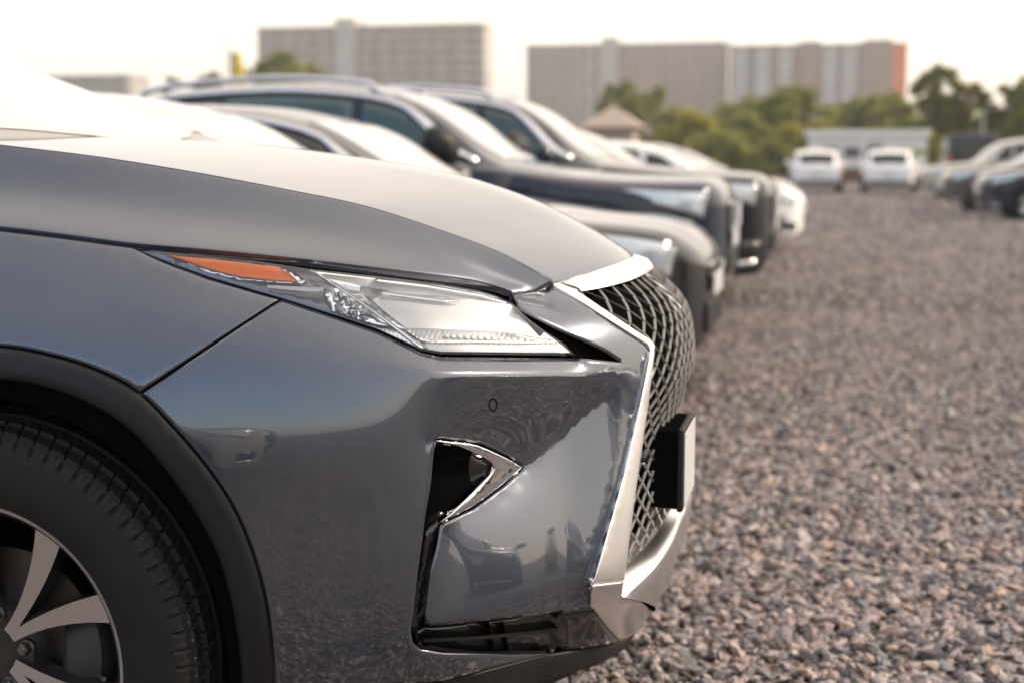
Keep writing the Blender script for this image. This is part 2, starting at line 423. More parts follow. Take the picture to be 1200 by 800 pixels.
def panel_mesh(outline, feats=(), step=7.0, roll=0.004, rollpx=4.0, base=0.0, extra=None):
    ol = np.asarray(outline, float)
    if ((ol[:, 0] * np.roll(ol[:, 1], -1) - np.roll(ol[:, 0], -1) * ol[:, 1]).sum()) < 0: ol = ol[::-1]
    od = dens(ol, min(4.0, step), True); n = len(od)
    feats = [along(ol, np.asarray(p_, float), np.asarray(v_, float)) for p_, v_ in feats]
    pts = [tuple(p) for p in od]; edges = [(i, (i + 1) % n) for i in range(n)]
    for pl, dv in feats:
        fd = dens(pl, min(4.0, step)); st = len(pts)
        pts += [tuple(p) for p in fd]; edges += [(st + i, st + i + 1) for i in range(len(fd) - 1)]
    fixed = np.array(pts)
    # rings along the rim for a rolled edge
    tan = np.roll(od, -1, 0) - np.roll(od, 1, 0); tan /= np.linalg.norm(tan, axis=1, keepdims=True) + 1e-9
    nin = np.stack([-tan[:, 1], tan[:, 0]], 1)
    ringp = []
    if roll:
        for q in ((rollpx * 0.4, rollpx) if roll > 1e-3 else (rollpx,)):
            r = od + nin * q; ok = inside(r, ol); r = r[ok]
            d_, _, _ = segdist(r, ol, np.roll(ol, -1, 0)); ringp.append(r[d_ > q * 0.9])
    ringp = np.concatenate(ringp) if ringp else np.zeros((0, 2))
    x0, y0 = ol.min(0); x1, y1 = ol.max(0); gx = []
    for j, y in enumerate(np.arange(y0, y1, step * 0.866)):
        xs = np.arange(x0 + (j % 2) * step / 2, x1, step); gx.append(np.stack([xs, np.full(len(xs), y)], 1))
    gx = np.concatenate(gx); gx = gx[inside(gx, ol)]
    d_, _, _ = segdist(gx, ol, np.roll(ol, -1, 0)); gx = gx[d_ > (rollpx + step * 0.45 if roll else step * 0.5)]
    if feats:
        A = np.concatenate([np.asarray(p, float)[:-1] for p, _ in feats]); B = np.concatenate([np.asarray(p, float)[1:] for p, _ in feats])
        d_, _, _ = segdist(gx, A, B); gx = gx[d_ > step * 0.5]
        if len(ringp):
            d_, _, _ = segdist(ringp, A, B); ringp = ringp[(d_ > 1.2)]
    if len(gx) == 0: gx = np.zeros((0, 2))
    allp = np.concatenate([fixed, ringp, gx])
    # thin out rim points that nearly coincide
    key = {}; 
    res = delaunay_2d_cdt([Vector((float(a), float(b))) for a, b in allp], edges, [], 0, 1e-4)
    V2 = np.array([(v.x, v.y) for v in res[0]]); T = np.array([f for f in res[2] if len(f) == 3])
    c = V2[T].mean(1); T = T[inside(c, ol)]
    used = np.unique(T); mp = -np.ones(len(V2), int); mp[used] = np.arange(len(used)); V2 = V2[used]; T = mp[T]
    # orientation: clockwise in image = facing the camera
    a, b, c = V2[T[:, 0]], V2[T[:, 1]], V2[T[:, 2]]
    ar = (b[:, 0] - a[:, 0]) * (c[:, 1] - a[:, 1]) - (b[:, 1] - a[:, 1]) * (c[:, 0] - a[:, 0])
    T[ar > 0] = T[ar > 0][:, ::-1]; T = T[np.abs(ar) > 1e-4]
    N = len(V2); delta = np.full(N, float(base) if np.isscalar(base) else 0.0)
    if feats:
        A = np.concatenate([np.asarray(p, float)[:-1] for p, _ in feats]); B = np.concatenate([np.asarray(p, float)[1:] for p, _ in feats])
        da = np.concatenate([np.asarray(v, float)[:-1] for _, v in feats]); db = np.concatenate([np.asarray(v, float)[1:] for _, v in feats])
        dd, bi, bt = segdist(V2, A, B)
        fix = dd < 0.7; val = da[bi] * (1 - bt) + db[bi] * bt
        # harmonic fill between the feature lines
        E = set()
        for t in T:
            for i in range(3):
                p, q = t[i], t[(i + 1) % 3]; E.add((min(p, q), max(p, q)))
        E = np.array(list(E)); w = 1.0 / (np.linalg.norm(V2[E[:, 0]] - V2[E[:, 1]], axis=1) + 0.5)
        x = np.where(fix, val, val[fix].mean()); deg = np.zeros(N); np.add.at(deg, E[:, 0], w); np.add.at(deg, E[:, 1], w)
        b_ = np.zeros(N)
        free = ~fix; idx = -np.ones(N, int); idx[free] = np.arange(free.sum()); nf = int(free.sum())
        # conjugate gradient
        def Lx(y):
            full = np.zeros(N); full[free] = y; r = deg * full
            np.subtract.at(r, E[:, 0], w * full[E[:, 1]]); np.subtract.at(r, E[:, 1], w * full[E[:, 0]]); return r[free]
        xf = np.where(fix, val, 0.0); r0 = deg * xf
        np.subtract.at(r0, E[:, 0], w * xf[E[:, 1]]); np.subtract.at(r0, E[:, 1], w * xf[E[:, 0]])
        rhs = -r0[free]; y = np.full(nf, val[fix].mean()); r = rhs - Lx(y); p = r / deg[free]; z = p.copy(); rz = r @ z
        for _ in range(400):
            Ap = Lx(p); al = rz / (p @ Ap + 1e-30); y += al * p; r -= al * Ap
            if np.abs(r).max() < 1e-7: break
            z = r / deg[free]; rz2 = r @ z; p = z + p * rz2 / (rz + 1e-30); rz = rz2
        delta = np.where(fix, val, 0.0); delta[free] = y
        delta = delta + (base if np.isscalar(base) else 0.0)
    if callable(base): delta = delta + base(V2)
    if roll:
        dd, _, _ = segdist(V2, ol, np.roll(ol, -1, 0))
        delta = delta + roll * np.clip(1 - dd / rollpx, 0, 1) ** 2
    LAST['uv'], LAST['d'] = V2, delta
    return on_body(V2, delta), T

def mirror(V, T, both=False):
    Vm = V.copy(); Vm[:, 1] = 2 * YC - Vm[:, 1]; Tm = T[:, ::-1]
    if both: return np.concatenate([V, Vm]), np.concatenate([T, Tm + len(V)])
    return Vm, Tm

CL = 4.89
CAR = empty('parked_car', (NX - CL / 2, YC, 0), 0,
            'dark grey crossover with black mesh grille and slim headlight, closest to the camera', 'car', 'cars parked nose out in the left row')
COFF = (NX - CL / 2, YC, 0)

def panel(name, outline, material, parent=CAR, sides='pair', th=0.003, sharp=None, **kw):
    """one panel; sides 'both' = one mesh spanning the car, 'pair' = two objects, 'near' = this side only"""
    V, T = panel_mesh(outline, **kw)
    objs = []
    if sides == 'both': V, T = mirror(V, T, True)
    o = mk(name, V, T, material, parent, COFF, True, sharp=sharp)
    if th: solidify(o, th)
    objs.append(o)
    if sides == 'pair':
        Vm, Tm = mirror(V, T)
        o2 = mk(name, Vm, Tm, material, parent, COFF, True, sharp=sharp)
        if th: solidify(o2, th)
        objs.append(o2)
    return objs

# ---- outlines measured on the photograph
HL_LOW = [(165, 295), (191, 305), (242, 324), (290, 338), (329, 349), (399, 371), (443, 386), (494, 410.5)]
ARCH_OUT = crom([(-330, 640), (-290, 560), (-235, 487), (-160, 433), (-80, 408), (0, 405), (70, 418), (122, 436), (165, 460), (200, 495), (235, 535), (270, 585), (295, 640), (312, 700), (320, 760), (322, 800), (322, 880)], 3)
ARCH_IN = crom([(-290, 640), (-255, 580), (-205, 515), (-140, 468), (-70, 445), (0, 445), (50, 453), (100, 471), (150, 502), (190, 545), (225, 595), (255, 650), (272, 710), (280, 760), (283, 800), (283, 880)], 3)
HOOD_E = [(-190, 256), (-90, 260), (0, 266.5), (80, 276), (157, 286), (250, 294), (350, 304), (420, 312), (471, 318), (544, 328), (580, 336), (600, 343)]

# ---- black sheet added behind the panels so the gaps look shaded
shell = [(-190, 262), (0, 272), (157, 291), (350, 307), (471, 322), (544, 331), (600, 346), (645, 334), (690, 357), (762, 405), (730, 560), (697, 690), (735, 735), (700, 772), (560, 820), (326, 870)] + \
        [tuple(p) for p in ARCH_OUT[::-1] if p[0] > -200 and p[1] < 860]
o_ = panel('gap_backing', shell, M['dark'], sides='pair', th=0.002, step=16, roll=0, base=0.075)[0]

# ---- front fender
fa = [tuple(p) for p in ARCH_OUT if -185 <= p[0] <= 165 and p[1] < 470]
fender = [(-190, 258.5), (-90, 262.5), (0, 269), (80, 278.5), (155, 288.5), (175, 299), (191, 307), (242, 326), (290, 340), (328, 351)] + [(164, 459.5)] + fa[::-1][1:]
panel('fender', fender, M['grey_paint'], sides='pair', step=8, roll=0.005, rollpx=4,
      feats=[(fa, [-0.008] * len(fa)), ([(-185, 345), (-80, 335), (0, 338), (100, 352), (200, 385), (240, 410)], [0, 0, 0, 0, 0, 0])], base=0.0)

# ---- bumper cover
aout = [tuple(p) for p in ARCH_OUT if p[0] >= 166 and 462 < p[1] < 850]
bumper = ([(330, 351.5), (399, 374), (443, 389), (494, 413), (517, 418), (600, 419), (676, 419.5), (690, 420.5), (729, 425), (710, 412), (690, 402.5), (660, 389), (630, 374), (608, 361), (601.5, 346),
           (625, 340), (644, 334), (685, 356.5), (757, 403.5), (762, 410), (747, 480), (729, 557), (693, 683), (690.5, 711), (620, 720.5), (560, 727.5), (505, 733.5), (498, 730),
           (496, 718), (503, 668), (511, 640), (516, 614), (555, 595), (590, 569), (614.5, 547), (592, 532.5), (560, 518.5), (512, 513.5),
           (508, 530), (505, 565), (499, 600), (491, 660), (484.5, 715), (481, 738), (484, 753), (492, 761), (520, 765), (600, 767), (644, 765.5),
           (580, 781), (520, 797), (460, 801), (400, 815), (323, 850)] + aout[::-1] + [(166, 461)])
F_K = ([(440, 428), (470, 432), (505, 436), (560, 437.5), (640, 439), (727, 441)], [0, -.004, -.010, -.012, -.012, -.008])
F_HL = ([(330, 351.5), (494, 413), (517, 418), (600, 419), (676, 419.5)], [.002, .006, .010, .013, .013])
F_D = ([(727, 442), (712, 458), (690, 478), (650, 514), (614.5, 547)], [-.006, .008, .024, .050, .068])
F_BT = ([(512, 513.5), (560, 518.5), (592, 532.5), (614.5, 547)], [.014, .048, .064, .068])
F_BB = ([(614.5, 547), (590, 569), (555, 595), (516, 614)], [.068, .060, .052, .042])
F_V = ([(505, 437), (508, 470), (512, 513)], [-.010, .000, .010])
F_L4 = ([(516, 614), (503, 668), (496, 718), (498, 730)], [.042, .036, .030, .028])
F_B4 = ([(505, 733.5), (620, 720.5), (690.5, 711)], [.024, -.028, -.068])
F_R4 = ([(757, 403.5), (762, 410), (747, 480), (729, 557), (693, 683), (690.5, 711)], [-.007, -.008, -.020, -.038, -.066, -.070])
F_U4 = ([(608, 361), (660, 389), (729, 425)], [.0, -.003, -.007])
F_GA = ([(604, 347.5), (640, 355), (672, 364.5)], [.0, .0, -.003])
F_GB = ([(607, 351), (640, 358.5), (666, 366)], [.016, .010, -.001])
F_GC = ([(610, 356), (640, 364), (668, 370)], [.0, -.001, -.003])
F_GT = ([(644, 334), (685, 356.5), (757, 403.5)], [-.003, -.005, -.007])
F_P = ([(508, 530), (499, 600), (484.5, 715), (484, 753)], [.004, -.004, -.010, -.010])
F_S = ([(492, 761), (600, 767), (644, 765.5)], [-.010, .0, .006])
F_G = ([(330, 351.5), (166, 460)], [.001, -.003])
F_A = (aout, [-.006] * len(aout))
F_M = ([(430, 500), (420, 600), (410, 700), (420, 780)], [0, 0, -.002, -.004])
panel('bumper_cover', bumper, M['grey_paint'], sides='pair', step=6, roll=0.0001, rollpx=4.5, sharp=None,
      feats=[F_K, F_HL, F_D, F_BT, F_BB, F_V, F_L4, F_B4, F_R4, F_U4, F_GA, F_GB, F_GC, F_GT, F_P, F_S, F_G, F_A, F_M])

# parking sensor in the bumper: a ring flush with the paint
def ring_on_body(name, c, rx, ry, w, material, parent, depth=0.03):
    an = np.linspace(0, 2 * math.pi, 25)[:-1]
    mb = MB(); rows = []
    for q, dd in ((1.0, 0.0015), (1.0, -0.0010), (1 - w, -0.0010), (1 - w, 0.0015)):
        P = np.stack([c[0] + rx * q * np.cos(an), c[1] + ry * q * np.sin(an)], 1)
        D = np.linalg.norm(P[:, None] - LAST['uv'][None], axis=2); k = np.argsort(D, 1)[:, :3]
        w_ = 1 / (np.take_along_axis(D, k, 1) + .2) ** 2; dep = (LAST['d'][k] * w_).sum(1) / w_.sum(1)
        rows.append(on_body(P, dep + dd))
    mb.grid(np.array(rows), cv=True, cu=True)
    return mb
_k = np.argsort(np.linalg.norm(LAST['uv'] - np.array([578, 474]), axis=1))[:4]
sens_d = BUMP_D = float(LAST['d'][_k].mean())
s_ = ring_on_body('parking_sensor', (578, 474), 5.0, 8.0, 0.22, M['dark'], CAR)
SENSOR = s_

# ---- wheel arch cladding
ai = [tuple(p) for p in ARCH_IN if p[0] > -300]; ao = [tuple(p) for p in ARCH_OUT if p[0] > -340]
panel('arch_cladding', ao + ai[::-1], M['plastic'], sides='pair', step=9, roll=0.012, rollpx=7, th=0.03, base=-0.010)

# ---- lower lip, side vent, fog pocket and its blade, corner trim
lip = [(645, 766), (690, 759), (727, 753), (745, 741), (736, 757), (722, 767), (700, 779), (620, 802), (560, 828), (400, 865), (323, 885), (323, 852), (400, 817), (460, 803), (520, 799), (580, 783)]
panel('lower_lip', lip, M['plastic'], sides='pair', step=8, roll=0.002, rollpx=3, th=0.01,
      feats=[([(645, 766), (727, 753), (745, 741)], [.008, .012, .016]), ([(560, 800), (640, 783), (722, 760)], [-.006, -.004, .004]), ([(736, 757), (700, 779), (620, 802), (560, 828)], [.035, .03, .03, .03])])
panel('lower_vent', [(498, 734), (560, 728.5), (690, 712.5), (695, 714), (726, 751.5), (690, 757.5), (644, 764), (600, 765.5), (510, 762), (489, 754), (484, 738)],
      M['gloss_black'], sides='pair', step=8, roll=0, th=0.002,
      feats=[([(660, 717), (668, 735), (680, 758)], [-.020, -.01, .004]), ([(695, 714), (726, 751)], [-.060, .0]), ([(640, 720), (640, 762)], [.045, .045]), ([(498, 738), (489, 752)], [.07, .07])])
mb = MB()
def strip(mb, P, h, d0, d1):
    """a fin following the line P (image), h high in px, from depth d0 (front) back to d1"""
    P = dens(P, 8); Q = P + np.array([0, h])
    G = np.array([on_body(P, d1), on_body(P, d0), on_body(Q, d0), on_body(Q, d1)])
    mb.grid(G, cu=True); n = len(P); b = mb.n - 4 * n
    mb.F += [(b, b + n, b + 2 * n, b + 3 * n), (b + 3 * n + n - 1, b + 2 * n + n - 1, b + n + n - 1, b + n - 1)]; mb.mi += [0, 0]
strip(mb, [(497, 748), (560, 745), (620, 739), (660, 734)], 4, 0.016, 0.06)
strip(mb, [(488, 755), (560, 763), (640, 762)], 4, 0.014, 0.06)
for u in (573, 590):
    strip(mb, [(u, 727), (u + 7, 762)], 1.5, 0.03, 0.06)
Vv = np.concatenate(mb.V); Vm = Vv.copy(); Vm[:, 1] = 2 * YC - Vm[:, 1]
def fins(V, flip):
    # every fin its own object: pieces are cut by their vertex ranges
    st = 0
    for Vp, n in zip(mb.V, [len(v) for v in mb.V]):
        Fp = [tuple(q - st for q in f) for f in mb.F if st <= f[0] < st + n]
        mk('vent_fin', V[st:st + n], [f[::-1] for f in Fp] if flip else Fp, M['plastic'], CAR, COFF, smooth=False); st += n
fins(Vv, False); fins(Vm, True)
pocket = [(511, 515), (530, 519), (560, 529), (573, 538), (577, 545), (571, 557), (545, 583), (515, 610), (508, 638), (496, 720), (488, 745), (480, 738), (488, 690), (500, 600), (505, 560)]
panel('fog_pocket', pocket, M['gloss_black'], sides='pair', step=7, roll=0, th=0.002,
      feats=[([(573, 538), (577, 545), (571, 557)], [.056, .056, .056]), ([(511, 515), (505, 560), (500, 600)], [.09, .10, .09]), ([(515, 610), (508, 638), (496, 720)], [.045, .05, .05]), ([(490, 680), (482, 735)], [.05, .05])])
blade = [tuple(p) for p in crom([(511.5, 515), (535, 517), (560, 521), (590, 534)], 3)] + [(612.5, 546.8)] + \
        [tuple(p) for p in crom([(590, 566), (555, 592), (515, 612)], 3)] + [tuple(p) for p in crom([(545, 584), (571, 558), (578, 546), (567, 536), (540, 524), (511.5, 517)], 3)]
panel('fog_blade', blade, M['chrome'], sides='pair', step=4, roll=0.004, rollpx=3, th=0.012,
      feats=[([(512, 516), (560, 525), (585, 537), (600, 546), (582, 562), (550, 588), (517, 610.5)], [.006, .036, .046, .052, .046, .038, .030])])
ctrim = [(694, 685), (731, 681), (729, 699), (750, 703), (765, 715), (746, 741), (727, 751), (712, 735), (695, 713), (692, 711)]
panel('corner_trim', ctrim, M['trim_silver'], sides='pair', step=5, roll=0.003, rollpx=2.5, th=0.01,
      feats=[([(694, 685), (731, 681)], [-.088, -.088]), ([(693, 708), (729, 699), (745, 709)], [-.080, -.082, -.078]), ([(765, 715), (746, 741), (727, 751)], [-.055, -.03, -.005]), ([(695, 713), (712, 735), (727, 751)], [-.074, -.035, -.005])])

# ---- grille: chrome surround, mesh, backing, lower lip, plate
frame = [(646, 333.0), (651, 329.5), (668, 325.0), (686, 321.5), (677, 341.5), (700, 357), (740, 384), (763, 399), (767.5, 405), (767, 415), (759, 480), (746, 570), (731.5, 679.5), (694.5, 683.5), (730.5, 558), (748.5, 480), (763, 411), (758, 404), (686, 356.5)]
GR = CAR
panel('grille_surround', frame, M['trim_satin'], sides='pair', step=5, roll=0.003, rollpx=2.5, th=0.03,
      feats=[([(664, 335), (700, 361), (758, 400.5), (765, 408), (757, 470), (741, 560), (714, 681)], [-.010, -.010, -.012, -.014, -.030, -.055, -.090])])
cA, cB, cC = on_body([(677, 341)])[0], on_body([(767, 405)])[0], on_body([(731, 690)])[0]
hoodfront = [(601, 343), (622, 337.5), (647, 329.5), (680, 320.5), (720, 311), (738, 303)]
# top band of the surround
Hc = on_body([(648, 331)])[0]
yl_ = np.linspace(0, 1, 15)
topc = atY(739, 303.5, YC); lowc = atY(750, 319.5, YC); bandc = atY(751.5, 312, YC)
zt_up = lambda f: topc * (1 - f) + Hc * f
G = []
y0a = YC - cA[1]; y0h = YC - Hc[1]
for f in yl_:
    zl = lowc[2] * (1 - f * f) + cA[2] * f * f; yl = y0a * f
    low = surf_yz(yl, zl, -0.008)
    zu = topc[2] * (1 - f * f) + Hc[2] * f * f; yu = y0h * f
    upp = surf_yz(yu, zu, -0.004)
    if f == 0: upp = topc
    mid = (low * 0.5 + upp * 0.5); mid = mid + np.array([0.016 * (1 - 0.6 * f), 0, 0.009 * (1 - 0.7 * f)])
    lowm = low * 0.8 + upp * 0.2 + np.array([0.010 * (1 - .6 * f), 0, 0.003])
    upm = low * 0.2 + upp * 0.8 + np.array([0.009 * (1 - .6 * f), 0, 0.007 * (1 - .6 * f)])
    G.append([low - np.array([0.02, 0, -0.002]), low, lowm, mid, upm, upp, upp - np.array([0.01, 0, 0.006])])
G = np.array(G); Gm = G.copy(); Gm[:, :, 1] = 2 * YC - Gm[:, :, 1]
G = np.concatenate([Gm[:0:-1], G])
mb = MB(); mb.grid(G, flip=True); mb.build('grille_top_bar', M['trim_satin'], CAR, COFF, smooth=True, sharp=50)

gp = [(0, lowc[2] + .004)]
for f in np.linspace(0, 1, 8)[1:]: gp.append((y0a * f, lowc[2] * (1 - f * f) + cA[2] * f * f + .004))
gp[-1] = (gp[-1][0] + .03, gp[-1][1]); gp += [(YC - cB[1] + .03, cB[2]), (YC - cC[1] + .03, cC[2]), (0, 0.485)]
gp = np.array(gp); gpoly = np.concatenate([gp, np.stack([-gp[::-1, 0], gp[::-1, 1]], 1)])
mb = MB()
h = 0.0215; per = 0.050
ws = np.linspace(-0.56, 0.56, 340)
nrow = 0
for n, zc in enumerate(np.arange(0.40, 1.03, h)):
    sg = 1 if n % 2 else -1
    sn = np.arcsin(.96 * np.sin(2 * math.pi * ws / per)) / math.asin(.96); zz = zc + sg * h * 0.5 * sn
    q = np.stack([ws, zz], 1); ins = inside(q, gpoly)
    run = []
    for i in range(len(ws) + 1):
        if i < len(ws) and ins[i]: run.append(i)
        else:
            if len(run) > 2:
                dk = .034 * (1 - sstep(.66, .82, zz[run])); P = surf_yz(ws[run], zz[run], dk); B_ = surf_yz(ws[run], zz[run], dk + 0.004)
                t = 0.0009
                Gq = np.array([B_ + [0, 0, t], P + [0, 0, t * .7], P + [0.0012, 0, 0], P - [0, 0, t * .7], B_ - [0, 0, t]])
                mb.grid(Gq)
            run = []
mb.build('grille_mesh', M['mesh_metal'], CAR, COFF, smooth=True, sharp=50)
# backing behind the mesh
yy = np.linspace(-0.5, 0.5, 41); zz = np.linspace(0.40, 1.0, 25)
Yg, Zg = np.meshgrid(yy, zz, indexing='ij')
G = surf_yz(Yg, Zg, 0.05 + .034 * (1 - sstep(.66, .82, Zg))); mb = MB(); mb.grid(G, flip=True); o_ = mb.build('grille_backing', M['dark'], CAR, COFF, smooth=True); solidify(o_, 0.004, 1)
# chrome lip that runs round the nose under the grille
pu = on_body([(729.5, 699)], -.084)[0]; pl2 = on_body([(761.5, 718)], -.076)[0]
bd = lambda P: float(NX - s_nose(P[2]) - O_yl((YC - P[1]) / k_z(P[2])) - P[0])
zu0, zu1, yl1, du1 = 0.492, pu[2], YC - pu[1], bd(pu); zl0, zl1, yl2, dl1 = 0.405, pl2[2], YC - pl2[1], bd(pl2)
G = []
for f in np.linspace(-1, 1, 41):
    a = abs(f); e = a ** 1.6
    zu = zu0 + (zu1 - zu0) * e; zl = zl0 + (zl1 - zl0) * e; du = .008 + (du1 - .008) * a ** 2; dl = .002 + (dl1 - .002) * a ** 2
    row = []
    for q, dd in ((-.12, .075), (-.10, .06), (-.02, .004), (.02, -.001), (.25, -.003), (.5, -.004), (.75, -.003), (.97, .0), (1.02, .006), (1.06, .05)):
        qq = min(max(q, 0), 1); yl = (yl1 * (1 - qq) + yl2 * qq) * f
        row.append(surf_yz(yl, zu * (1 - q) + zl * q, du * (1 - qq) + dl * qq + dd))
    G.append(row)
mb = MB(); mb.grid(np.array(G)); mb.build('bumper_lip_trim', M['trim_silver'], CAR, COFF, smooth=True, sharp=60)
# under the lip: black apron across the nose
yy = np.linspace(-0.62, 0.62, 41); zz = np.linspace(0.22, 0.50, 12); Yg, Zg = np.meshgrid(yy, zz, indexing='ij')
mb = MB(); mb.grid(surf_yz(Yg, Zg, 0.045)); o_ = mb.build('front_apron', M['plastic'], CAR, COFF, smooth=True); solidify(o_, 0.004, 1)
# number plate on its holder
PW = .20
xf = atY(803, 550, YC - PW)[0]; zt_ = atY(790, 506, YC - PW)[2]; zb_ = atY(790, 597, YC - PW)[2]
mb = MB()
prof = [(NX - .10, zb_ + .005), (xf - .014, zb_), (xf - .014, zt_), (NX - .055, zt_ + .004)]
mb.prism(prof, YC - PW, YC + PW - .185); o_ = mb.build('plate_holder', M['dark'], CAR, COFF); bevel(o_, .004)
PLH = o_
mb = MB(); mb.box((xf - .016, YC - PW - .003, zb_ - .004), (xf - .004, YC + PW - .187, zt_ + .006)); o_ = mb.build('plate_frame', M['plastic'], CAR, COFF); bevel(o_, .003)
mb = MB(); mb.box((xf - .0035, YC - PW + .006, zb_ + .006), (xf - .001, YC + PW - .196, zt_ - .004)); o_ = mb.build('number_plate', M['plate_white'], CAR, COFF); bevel(o_, .0008)
# small sensor pod in the mesh
c = surf_yz(.285, .66, .026); mb = MB()
mb.tube([c + [-.03, 0, 0], c + [.004, -.002, 0], c + [.010, -.003, -.001]], [.014, .014, .010], 16); mb.build('grille_camera', M['gloss_black'], CAR, COFF, smooth=True)
Vs = np.concatenate(SENSOR.V); Vm = Vs.copy(); Vm[:, 1] = 2 * YC - Vm[:, 1]
mk('parking_sensor', Vs, SENSOR.F, M['dark'], CAR, COFF, True, sharp=40); mk('parking_sensor', Vm, [f[::-1] for f in SENSOR.F], M['dark'], CAR, COFF, True, sharp=40)

# ---- bonnet
def curve3(px, yls, n=70):
    px = np.array(px, float); P = crom(px, 12); q = np.interp(np.linspace(0, 1, len(P)), np.linspace(0, 1, len(px)), yls)
    Pw = np.array([atY(u, v, YC - y) for (u, v), y in zip(P, q)])
    return Pw
def resample(P, n):
    s = np.concatenate([[0], np.cumsum(np.linalg.norm(np.diff(P, axis=0), axis=1))]); s /= s[-1]
    t = np.linspace(0, 1, n); return np.stack([np.interp(t, s, P[:, k]) for k in range(3)], 1)
NS = 90
cE = resample(on_body(crom(HOOD_E, 8), 0.0), NS)
ylC = [.655, .65, .645, .635, .62, .595, .565, .53, .475, .425]
cCc = resample(curve3([(-150, 156), (-60, 165), (0, 171.5), (112, 185), (225, 203), (337, 224), (420, 241), (492, 263), (583, 296), (647, 329.5)], ylC), NS)
cZ = resample(curve3([(180, 163), (244, 165.5), (292, 168.5), (375, 178.5), (440, 188), (500, 198), (560, 213), (629, 238), (693, 272), (725, 292), (738, 303)], [0] * 11), NS)
tt = np.linspace(0, 1, NS)[:, None]
cM = 0.5 * cE + 0.5 * cCc + np.array([0, 0.012, -0.008]) * (1 - 0.7 * tt)
cQ = cCc.copy(); ylq = 0.30 - 0.03 * tt[:, 0]
fq = 0.62
cQ = cCc * (1 - fq) + cZ * fq; cQ[:, 2] += 0.004 * (1 - 0.6 * tt[:, 0]); cQ[:, 0] += 0.016 * tt[:, 0] ** 3
c1 = cCc * .86 + cM * .14 + np.array([0, -.002, .004]); c2 = cCc * .90 + cQ * .10 + np.array([0, 0, .0015])
eE = cE * .93 + cM * .07 + np.array([0, -.0025, .003])
lines = [cE + [0, .006, -.012], cE, eE, cM, c1, cCc, c2, cQ, cZ]
G = []
for i in range(NS):
    row = np.array([l[i] for l in lines]); mr = row[:-1].copy()[::-1]; mr[:, 1] = 2 * YC - mr[:, 1]
    G.append(crom(np.concatenate([row, mr]), 6))
G = np.array(G)
# fold the front lip down
last = G[-1].copy(); l2 = last + np.array([.002, 0, -.006]); l3 = last + np.array([-.004, 0, -.016])
G = np.concatenate([G, l2[None], l3[None]])
mb = MB(); mb.grid(G); hood = mb.build('bonnet', M['grey_paint'], CAR, COFF, smooth=True, sharp=70); solidify(hood, .002)

# ---- headlight
HLO = HL_LOW + [(517, 414.5), (600, 415.5), (673, 416), (660, 402), (640, 389), (622, 376), (609, 364.5), (601, 356), (580, 346), (560, 340), (520, 333), (471, 327), (420, 321.5), (361, 315), (300, 305.5), (230, 298), (180, 293.5)]
def hl_part(name, poly, material, parent, th=.002, sharp=None, **kw):
    V, T = panel_mesh(poly, **kw); res = []
    for s in (0, 1):
        v, t = (V, T) if s == 0 else mirror(V, T)
        o = mk(name, v, t, material, parent[s], COFF, True, sharp=sharp)
        if th: solidify(o, th)
        res.append(o)
    return res
HL = panel('headlight', HLO, M['lamp_grey'], sides='pair', step=8, roll=0, th=.003,
           feats=[([(180, 297), (260, 312), (360, 338)], [.012, .018, .03]), ([(470, 360), (600, 385)], [.06, .06]), ([(361, 316), (471, 328), (560, 341), (600, 357)], [.03, .045, .045, .04]), ([(443, 385), (494, 409), (517, 413.5), (660, 414.5)], [.03, .035, .035, .03])])
refl = [(367, 318), (420, 324), (471, 329.5), (520, 335.5), (560, 342.5), (580, 348), (600, 358), (620, 377), (640, 391), (658, 404), (668, 413), (600, 412.5), (517, 411.5), (500, 408), (470, 387), (430, 357), (395, 334)]
hl_part('lamp_reflector', refl, M['lamp_white'], HL, step=6, roll=.0, sharp=25,
        feats=[([(370, 320), (471, 331), (560, 344), (600, 360)], [.012, .022, .024, .02]), ([(380, 325), (440, 340), (520, 350), (600, 372)], [.022, .045, .05, .04]), ([(450, 366), (520, 378), (590, 388), (640, 396)], [.030, .034, .034, .02]), ([(480, 390), (540, 391), (620, 396)], [.04, .045, .03]), ([(500, 408), (517, 411), (600, 412), (660, 412)], [.018, .020, .020, .015])])
hl_part('lamp_divider', [(361, 315.5), (367, 317), (395, 333), (430, 356), (470, 386), (501, 408), (494, 410), (466, 389), (427, 359), (392, 336)], M['lamp_chrome'], HL, step=4, roll=.003, rollpx=2, base=.008, th=.006)
hl_part('lamp_trim_strip', [(440, 326), (500, 333), (560, 343), (590, 352), (596, 356), (560, 347), (500, 337), (440, 330)], M['lamp_chrome'], HL, step=4, roll=.002, rollpx=2, base=.014, th=.004)
hl_part('amber_reflector', [(194, 298.5), (250, 304), (325, 313), (340, 321), (350, 330.5), (325, 329.5), (280, 325), (245, 316)], M['amber'], HL, step=5, roll=.002, rollpx=2, base=.007, th=.002)
hl_part('amber_bezel', [(186, 295.5), (250, 301), (328, 310), (346, 319), (362, 333), (325, 332), (278, 328), (240, 318.5)], M['lamp_chrome'], HL, step=5, roll=.0, base=.015, th=.002)
hl_part('light_guide', [(312, 334), (360, 336.5), (379, 336.5), (380, 342), (360, 342.5), (313, 338)], M['lamp_white'], HL, step=4, roll=.002, rollpx=2, base=.008, th=.004)
rng = random.Random(5)
